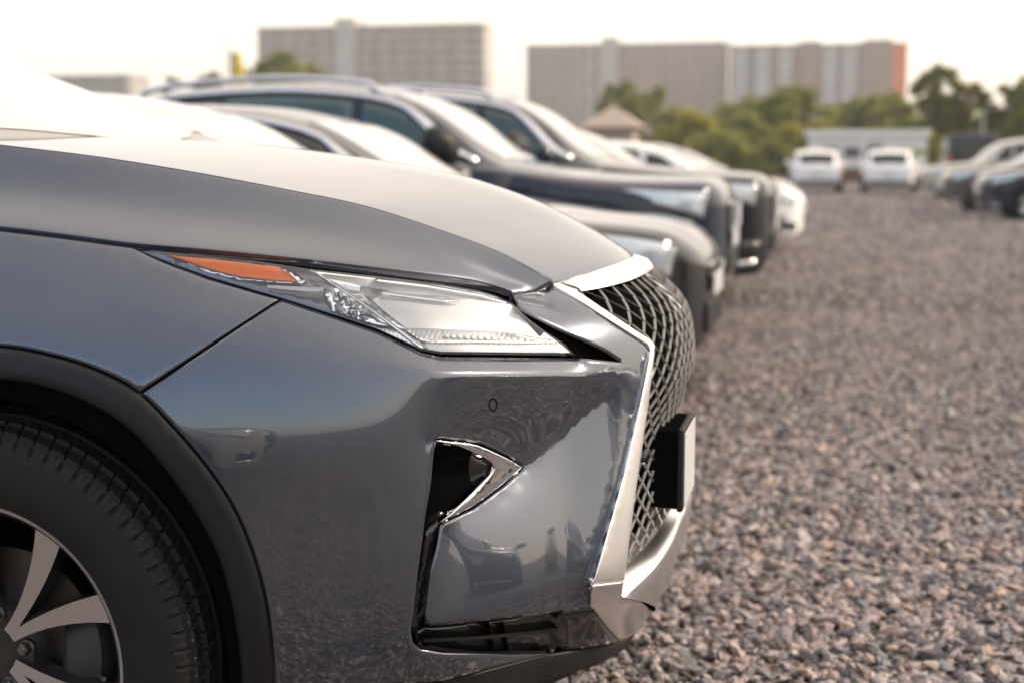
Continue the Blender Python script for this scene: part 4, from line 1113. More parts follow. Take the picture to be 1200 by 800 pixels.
left_car('parked_car', sedan(4.65, 1.52, 1.80, -.03, cowl=1.10), 768, 5.50, M['silver_paint'], 'pale sedan right beside the grey crossover, only its windscreen shows above the bonnet', kind='sedan', trim=False, cowl=1.10, door_o=(1.2, 2.3, 3.25))
left_car('parked_car', sedan(4.85, 1.54, 1.90, .03, nose=.74, cowl=1.28), 836, 7.75, M['black_paint'], 'black sedan with bright arched window trim and clear headlight, beyond the pale sedan', kind='sedan', cowl=1.28, door_o=(1.35, 2.45, 3.4), lampbox=[(.16, 4.7), (.13, 5.9), (.80, 6.15), (.55, 5.3)])
left_car('parked_car', suv(4.9, 1.80, 1.94, nose=.98, hood=1.12), 857, 10.35, M['navy_paint'], 'dark navy crossover with silver roof rails and a black door mirror, its whole roofline showing', kind='suv', rails=True, glass='blueglass', mirror_m=M['plastic'], msc=1.65, door_o=(1.4, 2.55, 3.6))
left_car('parked_car', suv(4.8, 1.86, 1.92, nose=.98, hood=1.14), 906, 12.9, M['blackblue_paint'], 'black tall crossover with an upright headlight, parked right behind the navy one', kind='suv', rails=True, glass='blueglass', door_o=(1.4, 2.5, 3.5))
left_car('parked_car', suv(4.6, 1.66, 1.85, nose=.86, hood=1.04), 914, 16.2, M['beige_paint'], 'beige crossover with a light bonnet behind the black tall crossover', kind='suv', door_o=(1.4, 2.45, 3.4))
left_car('parked_car', hatch(4.2, 1.48, 1.78), 942, 19.6, M['white_paint'], 'white car nose poking out at the far end of the left row', kind='hatch', cowl=1.1, door_o=(1.1, 2.1, 2.95), trim=False)
left_car('parked_car', hatch(4.1, 1.50, 1.78), 932, 24.5, M['silver_paint'], 'silver hatchback whose roof just shows past the beige bonnet', kind='hatch', cowl=1.1, door_o=(1.1, 2.1, 2.95), trim=False)

# two white hatchbacks across the end of the aisle, tails to the camera
def px_ground(u, d):     # ground point at depth d along the view
    r = rays([(u, HORIZON)])[0]; r = r / (r @ _fw); return CAM + r * d
for u, d, lab, pm in ((955, 51, 'white hatchback seen from behind at the far end of the aisle, left of the pair', 'white_paint'), (1045, 50, 'white hatchback seen from behind at the far end of the aisle, right of the pair', 'white_paint')):
    p = px_ground(u, d); s = hatch(4.2, 1.56, 1.95)
    generic_car('parked_car', s, (p[0], p[1] + 2.1, 0), math.pi / 2 + R(2 if u < 1000 else -2), M[pm], lab, group='white cars at the end of the aisle', kind='hatch', cowl=1.1, door_o=(1.1, 2.1, 2.95), trim=False)
# right row, noses to the left
RROW = 'cars parked nose out in the right row'
for u, d, s, pm, lab in ((1078, 42, suv(4.7, 1.82, 1.90, nose=.86, hood=1.06), 'beige_paint', 'beige crossover facing left with a pale bonnet, farthest of the right row'),
                         (1104, 34, sedan(4.6, 1.62, 1.84, .06, nose=.80), 'brown_paint', 'dark brown sedan with a glinting nose facing left, in the middle of the right row'),
                         (1146, 29.5, sedan(4.6, 1.56, 1.84, .04, nose=.78), 'navy_paint', 'dark blue car facing left at the right edge of the picture')):
    p = px_ground(u, d)
    generic_car('parked_car', s, (p[0] + s.L / 2, p[1], 0), math.pi + R(6), M[pm], lab, group=RROW, door_o=(1.4, 2.45, 3.4))

# cars on the other side of the photographer: they are what the grey paint mirrors
left_b = ((-.80, -1.55, suv(4.7, 1.70, 1.88, nose=.9, hood=1.05), 'beige_paint', 'beige crossover nearest behind the photographer, mirrored in the grey bumper'),
          (-.55, -4.6, suv(4.8, 1.78, 1.90, nose=.95, hood=1.1), 'black_paint', 'black crossover second behind the photographer, mirrored small in the grey bumper'),
          (-.70, -7.4, hatch(4.2, 1.5, 1.8), 'silver_paint', 'silver hatchback third behind the photographer'))
for X, Y, s, pm, lab in left_b:
    generic_car('parked_car', s, (X - s.L / 2, Y, 0), 0, M[pm], lab, group=ROW, door_o=(1.4, 2.45, 3.4) if s.L > 4.4 else (1.1, 2.1, 2.95), cowl=1.45 if s.L > 4.4 else 1.1)
for X, Y, s, pm, lab in ((4.4, 8.2, suv(4.7, 1.72, 1.9), 'black_paint', 'black crossover of the right row beyond the right edge, mirrored in the chrome surround'),
                         (4.2, 4.4, sedan(4.6, 1.46, 1.82), 'silver_paint', 'silver sedan of the right row just outside the picture'),
                         (4.5, 1.4, suv(4.8, 1.76, 1.9), 'navy_paint', 'navy crossover of the right row across the aisle from the grey crossover')):
    generic_car('parked_car', s, (X + s.L / 2, Y, 0), math.pi, M[pm], lab, group=RROW, door_o=(1.4, 2.45, 3.4))

# ================================================================== ground
def ground_mat():
    m, t, p = nodes('gravel_ground')
    tc = t.nodes.new('ShaderNodeTexCoord')
    v = t.nodes.new('ShaderNodeTexVoronoi'); v.inputs['Scale'].default_value = 26; v.inputs['Randomness'].default_value = 1
    n = t.nodes.new('ShaderNodeTexNoise'); n.inputs['Scale'].default_value = .35; n.inputs['Detail'].default_value = 6
    for q in (v, n): lk(t, tc.outputs['Object'], q.inputs['Vector'])
    sep = t.nodes.new('ShaderNodeSeparateColor'); lk(t, v.outputs['Color'], sep.inputs['Color'])
    cr = t.nodes.new('ShaderNodeValToRGB'); e = cr.color_ramp.elements
    e[0].color = (.05, .045, .044, 1); e[1].color = (.26, .20, .17, 1)
    for pos, c in ((.3, (.13, .12, .117, 1)), (.6, (.19, .155, .142, 1)), (.85, (.22, .18, .162, 1))):
        k = e.new(pos); k.color = c
    lk(t, sep.outputs['Red'], cr.inputs['Fac'])
    mx = t.nodes.new('ShaderNodeMix'); mx.data_type = 'RGBA'; mx.blend_type = 'MULTIPLY'; mx.inputs['Factor'].default_value = .5
    r2 = t.nodes.new('ShaderNodeValToRGB'); r2.color_ramp.elements[0].position = .3; r2.color_ramp.elements[1].position = .7
    r2.color_ramp.elements[0].color = (.62, .62, .64, 1); r2.color_ramp.elements[1].color = (1, .97, .94, 1)
    lk(t, n.outputs['Fac'], r2.inputs['Fac']); lk(t, cr.outputs['Color'], mx.inputs['A']); lk(t, r2.outputs['Color'], mx.inputs['B'])
    lk(t, mx.outputs['Result'], p.inputs['Base Color']); p.inputs['Roughness'].default_value = .9
    b = t.nodes.new('ShaderNodeBump'); b.inputs['Strength'].default_value = 1; b.inputs['Distance'].default_value = .03; b.invert = True
    lk(t, v.outputs['Distance'], b.inputs['Height']); lk(t, b.outputs['Normal'], p.inputs['Normal'])
    return m
mb = MB(); mb.box((-900, -300, -.6), (900, 1500, -.022)); g_ = mb.build('ground', ground_mat()); g_['kind'] = 'structure'

def stone_mat():
    m, t, p = nodes('crushed_stone')
    gi = t.nodes.new('ShaderNodeNewGeometry'); cr = t.nodes.new('ShaderNodeValToRGB'); e = cr.color_ramp.elements
    e[0].color = (.035, .033, .033, 1); e[1].color = (.42, .38, .34, 1)
    for pos, c in ((.12, (.07, .067, .068, 1)), (.28, (.145, .132, .130, 1)), (.42, (.105, .108, .116, 1)), (.55, (.19, .150, .138, 1)), (.72, (.245, .190, .172, 1)), (.84, (.215, .198, .190, 1)), (.93, (.30, .215, .155, 1)), (.985, (.25, .225, .21, 1))):
        k = e.new(pos); k.color = c
    lk(t, gi.outputs['Random Per Island'], cr.inputs['Fac'])
    tc = t.nodes.new('ShaderNodeTexCoord'); n = t.nodes.new('ShaderNodeTexNoise'); n.inputs['Scale'].default_value = 90; n.inputs['Detail'].default_value = 5
    lk(t, tc.outputs['Object'], n.inputs['Vector'])
    mx = t.nodes.new('ShaderNodeMix'); mx.data_type = 'RGBA'; mx.blend_type = 'MULTIPLY'; mx.inputs['Factor'].default_value = .55
    lk(t, cr.outputs['Color'], mx.inputs['A']); lk(t, n.outputs['Color'], mx.inputs['B'])
    hs = t.nodes.new('ShaderNodeMix'); hs.data_type = 'RGBA'; hs.blend_type = 'MULTIPLY'; hs.inputs['Factor'].default_value = .6
    r2 = t.nodes.new('ShaderNodeValToRGB'); r2.color_ramp.elements[0].position = .25; r2.color_ramp.elements[1].position = .75
    r2.color_ramp.elements[0].color = (.55, .55, .55, 1); r2.color_ramp.elements[1].color = (2.40, 2.42, 2.60, 1)
    lk(t, n.outputs['Fac'], r2.inputs['Fac']); lk(t, cr.outputs['Color'], hs.inputs['A']); lk(t, r2.outputs['Color'], hs.inputs['B'])
    lk(t, hs.outputs['Result'], p.inputs['Base Color']); p.inputs['Roughness'].default_value = .78
    b = t.nodes.new('ShaderNodeBump'); b.inputs['Strength'].default_value = .5; b.inputs['Distance'].default_value = .004
    lk(t, n.outputs['Fac'], b.inputs['Height']); lk(t, b.outputs['Normal'], p.inputs['Normal'])
    return m

def ico():
    t = (1 + 5 ** .5) / 2
    V = np.array([(-1, t, 0), (1, t, 0), (-1, -t, 0), (1, -t, 0), (0, -1, t), (0, 1, t), (0, -1, -t), (0, 1, -t), (t, 0, -1), (t, 0, 1), (-t, 0, -1), (-t, 0, 1)], float)
    V /= np.linalg.norm(V[0])
    Fc = np.array([(0, 11, 5), (0, 5, 1), (0, 1, 7), (0, 7, 10), (0, 10, 11), (1, 5, 9), (5, 11, 4), (11, 10, 2), (10, 7, 6), (7, 1, 8), (3, 9, 4), (3, 4, 2), (3, 2, 6), (3, 6, 8), (3, 8, 9), (4, 9, 5), (2, 4, 11), (6, 2, 10), (8, 6, 7), (9, 8, 1)])
    return V, Fc
def gravel(name, zones, seed):
    g = np.random.default_rng(seed); V0, F0 = ico(); nv = len(V0); VV = []
    for (x0, x1, y0, y1, dens_, smin, smax) in zones:
        n = int((x1 - x0) * (y1 - y0) * dens_)
        c = np.stack([g.uniform(x0, x1, n), g.uniform(y0, y1, n), np.zeros(n)], 1)
        sz = smin + (smax - smin) * g.beta(1.4, 3.2, n)
        sc = np.stack([g.uniform(.75, 1.25, n), g.uniform(.50, .95, n), g.uniform(.28, .62, n)], 1) * sz[:, None] * .5
        P = V0[None] * (1 + g.uniform(-.36, .34, (n, nv, 1))) * sc[:, None]
        a = g.uniform(0, 2 * math.pi, n); tx = g.normal(0, .36, n); ty = g.normal(0, .36, n)
        ca, sa = np.cos(a)[:, None], np.sin(a)[:, None]
        P = np.stack([P[..., 0], P[..., 1] * np.cos(tx)[:, None] - P[..., 2] * np.sin(tx)[:, None], P[..., 1] * np.sin(tx)[:, None] + P[..., 2] * np.cos(tx)[:, None]], -1)
        P = np.stack([P[..., 0] * np.cos(ty)[:, None] + P[..., 2] * np.sin(ty)[:, None], P[..., 1], -P[..., 0] * np.sin(ty)[:, None] + P[..., 2] * np.cos(ty)[:, None]], -1)
        P = np.stack([P[..., 0] * ca - P[..., 1] * sa, P[..., 0] * sa + P[..., 1] * ca, P[..., 2]], -1)
        c[:, 2] = -.018 + g.uniform(-.35, .75, n) * sz * .32
        VV.append(P + c[:, None])
    P = np.concatenate(VV); n = len(P)
    Fc = (F0[None] + (np.arange(n) * nv)[:, None, None]).reshape(-1, 3)
    me = bpy.data.meshes.new(name); me.vertices.add(n * nv); me.vertices.foreach_set('co', P.reshape(-1).astype(np.float32))
    nf = len(Fc); me.loops.add(nf * 3); me.loops.foreach_set('vertex_index', Fc.reshape(-1).astype(np.int32))
    me.polygons.add(nf); me.polygons.foreach_set('loop_start', np.arange(0, nf * 3, 3, dtype=np.int32))
    me.polygons.foreach_set('use_smooth', np.zeros(nf, bool))
    me.update(); me.validate(); me.materials.append(stone_mat())
    o = bpy.data.objects.new(name, me); COL.objects.link(o); o['kind'] = 'stuff'
    o['label'] = 'loose crushed stone in pinkish brown and grey covering the lot'; o['category'] = 'gravel'
    return o
gravel('gravel', [(-1.6, 2.4, 2.4, 6.5, 3000, .013, .080), (-1.6, 3.0, 6.5, 12, 2300, .014, .062), (-2.5, 4.5, 12, 26, 500, .03, .09), (-5, 6, 26, 62, 110, .06, .15), (-3, 3, 1.0, 2.4, 700, .02, .075)], 3)

# ================================================================== apartment blocks, far away
def facade_mat(name, a, b, scale=.12):
    m, t, p = nodes(name)
    tc = t.nodes.new('ShaderNodeTexCoord'); n = t.nodes.new('ShaderNodeTexNoise'); n.inputs['Scale'].default_value = scale; n.inputs['Detail'].default_value = 6
    br = t.nodes.new('ShaderNodeTexBrick'); br.inputs['Scale'].default_value = 1; br.inputs['Brick Width'].default_value = 3.2; br.inputs['Row Height'].default_value = 2.8; br.inputs['Mortar Size'].default_value = .06; br.offset = 0
    br.inputs['Color1'].default_value = (*a, 1); br.inputs['Color2'].default_value = (*b, 1); br.inputs['Mortar'].default_value = (*[c * .6 for c in a], 1)
    mp = t.nodes.new('ShaderNodeMapping'); mp.inputs['Rotation'].default_value = (R(90), 0, 0)
    lk(t, tc.outputs['Object'], mp.inputs['Vector']); lk(t, mp.outputs['Vector'], br.inputs['Vector']); lk(t, tc.outputs['Object'], n.inputs['Vector'])
    mx = t.nodes.new('ShaderNodeMix'); mx.data_type = 'RGBA'; mx.blend_type = 'MULTIPLY'; mx.inputs['Factor'].default_value = .35
    lk(t, br.outputs['Color'], mx.inputs['A']); lk(t, n.outputs['Fac'], mx.inputs['B']); lk(t, mx.outputs['Result'], p.inputs['Base Color'])
    p.inputs['Roughness'].default_value = .85
    return m
M['panel_grey'] = facade_mat('panel_grey', (.56, .54, .52), (.47, .455, .44))
M['panel_pink'] = facade_mat('panel_pink', (.56, .38, .32), (.47, .32, .27))
M['panel_white'] = facade_mat('panel_white', (.80, .82, .86), (.72, .74, .79))
M['brick_orange'] = facade_mat('brick_orange', (.85, .17, .055), (.78, .15, .05))
M['brick_dark'] = facade_mat('brick_dark', (.30, .21, .19), (.26, .19, .17))
M['win'] = mat('window_glass', (.06, .065, .075), .1)
M['roof_dark'] = mat('roof_dark', (.12, .11, .11), .9)

def block(name, label, u0, u1, v_top, D, segs, floors, tower=None):
    """segs: list of (u_end, wall material, balcony material or None)"""
    X0, X1 = atY(u0, 100, D)[0], atY(u1, 100, D)[0]; ztop = atY((u0 + u1) / 2, v_top, D)[2]; dep = 13.0
    root = empty(name, ((X0 + X1) / 2, D + dep / 2, 0), 0, label, 'apartment building', None)
    cx, cy = (X0 + X1) / 2, D + dep / 2; x = X0; wins = []; fh = ztop / floors
    for ue, wm, bm in segs:
        xe = atY(ue, 100, D)[0]
        mb = MB(); mb.box((x - cx, -dep / 2, 0), (xe - cx, dep / 2, ztop)); mb.build('wall', M[wm], root)
        mb = MB(); mb.box((x - cx - .2, -dep / 2 - .3, ztop + .003), (xe - cx + .2, dep / 2 + .3, ztop + 1.1)); mb.build('parapet', M['roof_dark' if wm == 'brick_dark' else wm], root)
        nb = max(1, int(round((xe - x) / 6.4)))
        if bm:
            for k in range(nb):
                bx = x + (xe - x) * (k + .5) / nb - cx; mb = MB(); bw = 2.1 if bm == 'panel_white' else 1.7
                for f in range(1, floors): mb.box((bx - bw, -dep / 2 - 1.2, f * fh), (bx + bw, -dep / 2 - .003, f * fh + 1.35))
                mb.box((bx - 1.9, -dep / 2 - 1.1, fh), (bx - 1.7, -dep / 2 - .004, ztop + .9)); mb.box((bx + 1.7, -dep / 2 - 1.1, fh), (bx + 1.9, -dep / 2 - .004, ztop + .9)); mb.box((bx - 1.7, -dep / 2 - 1.1, ztop + .3), (bx + 1.7, -dep / 2 + 1, ztop + .9))
                mb.build('balcony_column', M[bm], root)
        for k in range(nb * 2 if wm != 'brick_orange' else 0):
            wx = x + (xe - x) * (k + .5) / (nb * 2) - cx
            for f in range(floors): wins.append((wx, f * fh + 1.0))
        x = xe
    for a, b, vt, wm in (tower or ()):
        xa, xb = atY(a, 100, D)[0], atY(b, 100, D)[0]; zt = atY((a + b) / 2, vt, D)[2]
        mb = MB(); mb.box((xa - cx, -dep / 2 - 1.4, 0), (xb - cx, dep / 2 - 2, zt)); mb.build('stair_tower', M[wm], root)
    wins.sort(key=lambda w: -w[1])
    wm_ = None
    def wbox(mb, wx, wz): mb.box((wx - 1.15, -dep / 2 - .06, wz), (wx + 1.15, -dep / 2 - .004, wz + 1.75))
    mb = MB(); wbox(mb, 0, 0); first = mb.build('window', M['win'], root); first.location = (wins[0][0], 0, wins[0][1])
    for wx, wz in wins[1:98]:
        c = first.copy(); COL.objects.link(c); c.parent = root; c.location = (wx, 0, wz)
    if len(wins) > 98:
        mb = MB()
        for wx, wz in wins[98:]: wbox(mb, wx, wz)
        o = mb.build('window', M['win'], root); o['kind'] = 'stuff'
    return root
block('apartment_block', 'pinkish grey panel apartment block on the left, standing alone against the sky', 303, 567, 34, 430, [(395, 'panel_pink', 'panel_grey'), (420, 'panel_grey', None), (552, 'panel_pink', 'panel_grey'), (567, 'panel_grey', None)], 13, ((395, 418, 22, 'panel_grey'),))
block('apartment_block', 'long grey panel apartment block in the middle behind the trees', 617, 852, 55, 480, [(690, 'panel_grey', 'panel_grey'), (720, 'panel_grey', None), (852, 'panel_grey', 'panel_pink')], 13, ((706, 724, 45, 'panel_grey'),))
block('apartment_block', 'apartment block with white balconies and an orange end wall on the right', 855, 1062, 56, 470, [(906, 'brick_dark', 'panel_white'), (934, 'brick_dark', 'panel_white'), (960, 'brick_dark', None), (1007, 'brick_dark', 'panel_white'), (1046, 'brick_dark', 'panel_grey'), (1062, 'brick_orange', None)], 13, ((936, 959, 49, 'brick_dark'), (1010, 1044, 47, 'brick_dark')))
block('apartment_block', 'low grey apartment block far off at the left edge above the windscreen', 52, 152, 92, 420, [(152, 'panel_grey', 'panel_grey')], 8)

# ================================================================== trees
def leaf_mat(name, a, b):
    m, t, p = nodes(name)
    gi = t.nodes.new('ShaderNodeNewGeometry'); mx = t.nodes.new('ShaderNodeMix'); mx.data_type = 'RGBA'
    mx.inputs['A'].default_value = (*a, 1); mx.inputs['B'].default_value = (*b, 1)
    lk(t, gi.outputs['Random Per Island'], mx.inputs['Factor']); lk(t, mx.outputs['Result'], p.inputs['Base Color']); p.inputs['Roughness'].default_value = .6
    tl = t.nodes.new('ShaderNodeBsdfTranslucent'); lk(t, mx.outputs['Result'], tl.inputs['Color'])
    ms = t.nodes.new('ShaderNodeMixShader'); ms.inputs['Fac'].default_value = .6
    lk(t, p.outputs['BSDF'], ms.inputs[1]); lk(t, tl.outputs['BSDF'], ms.inputs[2]); lk(t, ms.outputs['Shader'], t.nodes['Material Output'].inputs['Surface'])
    return m
M['leaf_olive'] = leaf_mat('leaf_olive', (.15, .17, .035), (.30, .31, .06))
M['leaf_dark'] = leaf_mat('leaf_dark', (.13, .15, .035), (.26, .26, .06))
M['leaf_yellow'] = leaf_mat('leaf_yellow', (.22, .22, .025), (.38, .35, .05))

def tree(name, label, cat, u, D, v_top, wpx, leaf, seed, open_=0.0, nclump=26, bush=False, group=None):
    g = np.random.default_rng(seed); base = atY(u, HORIZON, D); H = atY(u, v_top, D)[2]; Wd = wpx * D / FPX
    root = empty(name, (base[0], D, -.02), 0, label, cat, group)
    th = (.05 if bush else .30) * H
    mb = MB(); tr = [(0, 0, 0), (.03 * H * g.normal(), .02 * H, th * .6), (0.02 * H, 0, th * 1.3), (.01 * H, 0, H * .8)]
    mb.tube(crom(tr, 4), np.interp(np.linspace(0, 1, 13), [0, .1, 1], [.035 * H + .05, .024 * H + .03, .01]), 8)
    cl = []
    for k in range(nclump):
        f = (k + .5) / nclump; z = th + (H - th) * (f ** .9) * (0.96)
        prof = math.sin(math.pi * min(1, .12 + .80 * f)) ** .7
        a = g.uniform(0, 6.28); r = Wd / 2 * prof * math.sqrt(g.uniform(.05, 1))
        cl.append(np.array([r * math.cos(a), r * math.sin(a) * .8, z]))
        if k % 2 == 0:
            z0 = max(th * .7, z * .62); mb.tube(crom([(0.01 * H, 0, z0), tuple(cl[-1] * [.5, .5, .5] + np.array([0, 0, z0 * .5])), tuple(cl[-1])], 3), np.linspace(.012 * H, .01, 7), 6)
    mb.build('trunk', M['bark'], root, smooth=True)
    n = 150; P = []
    for c in cl:
        rr = Wd * g.uniform(.10, .20) * (1 - .3 * open_); k = int(n * (1 - .5 * open_))
        d = g.normal(size=(k, 3)); d /= np.linalg.norm(d, axis=1, keepdims=True); q = c + d * rr * (g.uniform(.25, 1.1, (k, 1))) * [1, 1, .75]
        q[:, 2] = np.maximum(q[:, 2], .15); P.append(q)
    P = np.concatenate(P); k = len(P); ls = .028 * math.sqrt(Wd * H) * g.uniform(.6, 1.5, k) + .06
    u1 = g.normal(size=(k, 3)); u1 /= np.linalg.norm(u1, axis=1, keepdims=True); u2 = np.cross(u1, g.normal(size=(k, 3))); u2 /= np.linalg.norm(u2, axis=1, keepdims=True)
    Q = np.stack([P - u1 * ls[:, None], P - u2 * ls[:, None] * .55, P + u1 * ls[:, None], P + u2 * ls[:, None] * .55], 1)
    mk('crown', Q.reshape(-1, 3), np.arange(k * 4).reshape(-1, 4), M[leaf], root, smooth=False)
    return root
TG = 'trees in front of the apartment blocks'
tree('tree', 'bushy olive tree in front of the left apartment block, above the navy roof', 'tree', 334, 150, 62, 104, 'leaf_olive', 1, group=TG)
tree('tree', 'small dark tree between the yellow sign and the low grey block', 'tree', 205, 150, 88, 26, 'leaf_dark', 2, group=TG)
tree('tree', 'dark low tree just left of the yellow sign', 'tree', 246, 140, 86, 50, 'leaf_dark', 3, group=TG)
tree('tree', 'dark tall tree at the left end of the middle block', 'tree', 722, 150, 96, 50, 'leaf_dark', 4, group=TG)
tree('tree', 'olive tree behind the tan kiosk roof', 'tree', 768, 145, 104, 60, 'leaf_olive', 5, group=TG)
tree('bush', 'yellow green rounded bush below the middle block', 'bush', 812, 110, 132, 80, 'leaf_yellow', 6, bush=True)
tree('bush', 'small olive bush above the white hatchbacks on the left', 'bush', 874, 115, 136, 56, 'leaf_olive', 7, bush=True)
tree('tree', 'large yellow green tree in front of the white balconies', 'tree', 928, 120, 104, 86, 'leaf_olive', 8, nclump=34, group=TG)
tree('bush', 'bright yellow green bush over the white cabin roof', 'bush', 962, 100, 142, 54, 'leaf_yellow', 9, bush=True)
tree('tree', 'olive tree under the dark stair tower of the right block', 'tree', 1000, 130, 118, 62, 'leaf_olive', 10, group=TG)
tree('tree', 'dark tree below the orange end wall', 'tree', 1052, 115, 122, 60, 'leaf_dark', 11, group=TG)
tree('tree', 'tall thin branched tree with gaps of sky, right of the orange end wall', 'tree', 1095, 85, 78, 58, 'leaf_dark', 12, open_=.6, nclump=36, group=TG)
tree('tree', 'airy dark tree leaning over the dark van', 'tree', 1132, 85, 98, 56, 'leaf_dark', 13, open_=.4, nclump=38, group=TG)
tree('tree', 'dark tree cut by the right edge of the picture', 'tree', 1192, 85, 94, 66, 'leaf_dark', 14, open_=.35, nclump=34, group=TG)
tree('bush', 'dark hedge bush behind the dark van', 'bush', 1110, 90, 132, 84, 'leaf_dark', 15, bush=True, nclump=34)
tree('bush', 'dark hedge bush at the right edge behind the beige crossover of the right row', 'bush', 1178, 88, 132, 90, 'leaf_olive', 16, bush=True, nclump=34)
tree('bush', 'yellow green bush between the white cabin and the dark van', 'bush', 1093, 80, 152, 34, 'leaf_yellow', 17, bush=True)
tree('bush', 'low dark shrubs between the beige bonnet and the left white hatchback', 'bush', 905, 90, 168, 60, 'leaf_dark', 18, bush=True)
tree('bush', 'low olive shrubs behind the beige crossover of the left row', 'bush', 845, 95, 158, 90, 'leaf_olive', 19, bush=True)

tree('tree', 'broad olive tree between the middle block and the white balconies', 'tree', 866, 150, 118, 70, 'leaf_olive', 21, group=TG)
tree('tree', 'green tree just behind the right hatchback and the cabin', 'tree', 1030, 125, 112, 70, 'leaf_olive', 22, group=TG)
tree('bush', 'dense green hedge under the thin branched tree', 'bush', 1068, 92, 140, 70, 'leaf_olive', 23, bush=True, nclump=34)
tree('bush', 'green bush behind the cabin roof, left of the yellow one', 'bush', 925, 108, 146, 60, 'leaf_yellow', 24, bush=True)
tree('tree', 'wide green tree directly behind the tan kiosk', 'tree', 735, 140, 112, 56, 'leaf_olive', 25, group=TG)

# ================================================================== small structures
def at_px(u, D): p = atY(u, HORIZON, D); return p[0]
# long white cabin behind the hatchbacks
D = 78.0; X0, X1 = at_px(946, D), at_px(1086, D); zt = atY(1015, 153, D)[2]
root = empty('site_cabin', ((X0 + X1) / 2, D + 1.3, 0), 0, 'long low white cabin with a flat roof behind the white hatchbacks', 'cabin')
w = (X1 - X0) / 2
mb = MB(); mb.box((-w, -1.3, .75), (w, 1.3, zt - .35)); mb.build('wall', M['white_wall'], root)
mb = MB(); mb.box((-w + .05, -1.25, 0), (w - .05, 1.25, .747)); mb.build('plinth', M['redbrown'], root)
mb = MB(); mb.box((-w - .15, -1.5, zt - .347), (w + .15, 1.5, zt)); o = mb.build('roof', M['white_wall'], root); bevel(o, .04)
mb = MB(); mb.box((w * .15, -1.33, 1.35), (w * .98, -1.303, 1.75)); mb.build('painted_band', M['greenband'], root)
for k in range(3):
    mb = MB(); x = -w * .75 + k * w * .36; mb.box((x, -1.34, 1.2), (x + .9, -1.303, 1.9)); f = mb.build('window', M['plate_white'], root)
    mb = MB(); mb.box((x + .07, -1.355, 1.27), (x + .83, -1.343, 1.83)); mb.build('pane', M['win'], f)
mb = MB(); mb.box((w * .02, -1.34, .1), (w * .02 + .0 + .8, -1.303, 2.0)); mb.build('door', M['galv'], root)
# kiosk with a tan pyramid roof
D = 62.0; xc = at_px(718, D); zp = atY(716, 124, D)[2]; ze = atY(716, 150, D)[2]; hw = 33 * D / FPX
root = empty('kiosk', (xc, D, 0), 0, 'small kiosk with a tan pyramid roof behind the parked cars', 'kiosk')
mb = MB(); mb.box((-hw * .8, -hw * .8, 0), (hw * .8, hw * .8, ze)); mb.build('wall', M['roof_tan'], root)
mb = MB(); mb.add([(-hw * 1.1, -hw * 1.1, ze + .003), (hw * 1.1, -hw * 1.1, ze + .003), (hw * 1.1, hw * 1.1, ze + .003), (-hw * 1.1, hw * 1.1, ze + .003), (0, 0, zp)], [(0, 3, 2, 1), (0, 1, 4), (1, 2, 4), (2, 3, 4), (3, 0, 4)]); mb.build('roof', M['roof_tan'], root)
mb = MB(); mb.box((-.5, -hw * .8 - .03, 1.0), (.5, -hw * .8 - .003, 2.0)); mb.build('window', M['win'], root)
# yellow sign on a post, and the thin mast
D = 62.0; x = at_px(281, D); z0, z1 = atY(281, 96, D)[2], atY(281, 62, D)[2]
root = empty('road_sign', (x, D, 0), 0, 'narrow yellow sign on a grey post beside the left tree', 'sign')
mb = MB(); mb.tube([(-.28, 0, 0), (-.28, 0, z1 + .1)], .10, 12); mb.build('post', M['galv'], root, smooth=True)
mb = MB(); mb.box((-.16, -.06, z0), (.16, .06, z1)); o = mb.build('sign_panel', M['yellow'], root); bevel(o, .02)
mb = MB(); mb.box((.02, -.065, z0 - .5), (.30, .055, z0 + .8)); o = mb.build('sign_panel', M['yellow'], root); bevel(o, .02)
for u, D, vt, r, lab in ((267, 90, -40, .05, 'thin tall lamp mast rising beside the yellow sign'), (1150, 80, 128, .09, 'short grey pole standing over the dark van')):
    root = empty('mast', (at_px(u, D), D, 0), 0, lab, 'mast'); zt = atY(u, vt, D)[2]
    mb = MB(); mb.tube([(0, 0, 0), (0, 0, zt)], [r, r * .6], 10); mb.build('pole', M['galv'], root, smooth=True)
    mb = MB(); mb.tube([(0, 0, zt - .1), (.3, 0, zt), (.9, 0, zt + .05)], .03, 8); mb.build('lamp_arm', M['galv'], root, smooth=True)
    mb = MB(); mb.box((.8, -.12, zt), (1.4, .12, zt + .12)); o = mb.build('lamp_head', M['galv'], root); bevel(o, .03)
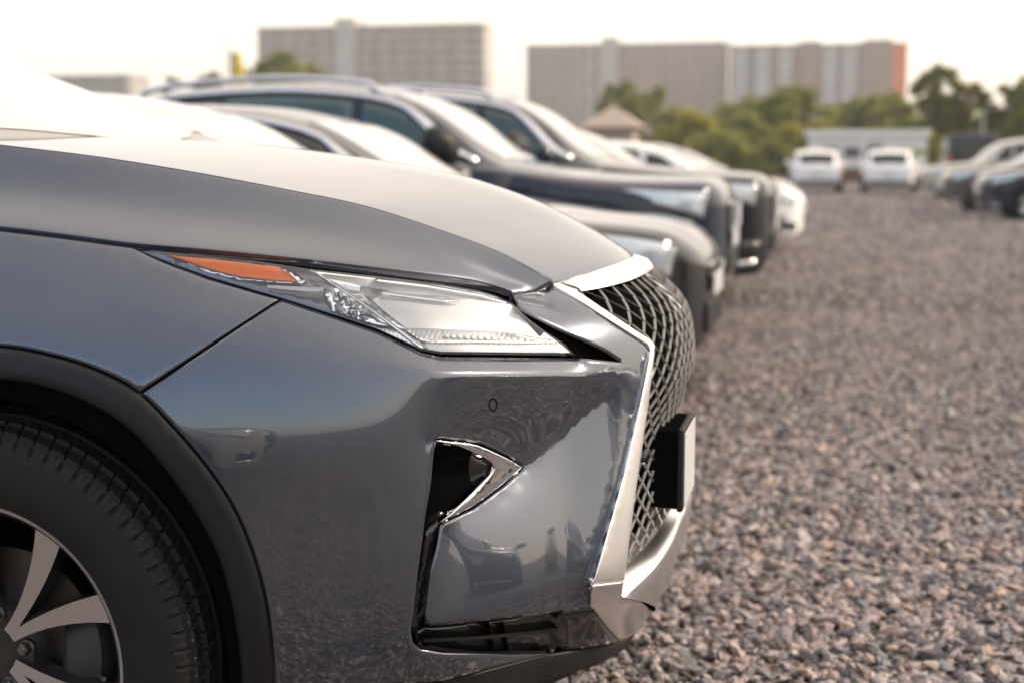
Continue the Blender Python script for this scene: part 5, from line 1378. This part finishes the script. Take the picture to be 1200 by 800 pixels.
# dark van behind the right row
D = 62.0; xa, xb = at_px(1110, D), at_px(1172, D); zt = atY(1130, 157, D)[2]
root = empty('van', ((xa + xb) / 2, D + 2, 0), 0, 'dark grey boxy van standing behind the right row', 'van'); hw = (xb - xa) / 2
mb = MB(); mb.add([(-hw, -2, .35), (hw, -2, .35), (hw, 2.3, .35), (-hw, 2.3, .35), (-hw * .96, -1.9, zt), (hw * .96, -1.9, zt), (hw * .96, 2, zt), (-hw * .96, 2, zt), (-hw, -2.05, 1.2), (hw, -2.05, 1.2), (hw, 2.4, 1.2), (-hw, 2.4, 1.2)],
                  [(0, 3, 2, 1), (4, 5, 6, 7), (0, 1, 9, 8), (8, 9, 5, 4), (1, 2, 10, 9), (9, 10, 6, 5), (2, 3, 11, 10), (10, 11, 7, 6), (3, 0, 8, 11), (11, 8, 4, 7)])
o = mb.build('body', M['blackblue_paint'], root); bevel(o, .12, 3)
mb = MB(); mb.box((-hw * .8, -2.07, 1.35), (hw * .8, -1.99, zt - .25)); o = mb.build('rear_window', M['glass'], root); bevel(o, .03)
for sx in (-1, 1):
    for y in (-1.3, 1.5):
        w_ = plain_wheel(root, 0, 0.01, .34); w_.location = (sx * (hw - .12), y, .334); w_.rotation_euler = (0, 0, sx * math.pi / 2)
    mb = MB(); mb.box((sx * hw * .93 - .06, -2.08, 1.0), (sx * hw * .93 + .06, -2.0, 1.4)); mb.build('tail_lamp', M['redlamp'], root)

# ================================================================== warm haze of the evening air
m = bpy.data.materials.new('air'); m.use_nodes = True; t = m.node_tree; t.nodes.clear()
out = t.nodes.new('ShaderNodeOutputMaterial'); pv = t.nodes.new('ShaderNodeVolumePrincipled')
pv.inputs['Color'].default_value = (.95, .92, .88, 1); pv.inputs['Density'].default_value = .00060; pv.inputs['Anisotropy'].default_value = .3
t.links.new(pv.outputs['Volume'], out.inputs['Volume'])
mb = MB(); mb.box((-905, -305, -1.6), (905, 1505, 70)); hz_ = mb.build('haze', m); hz_['kind'] = 'stuff'
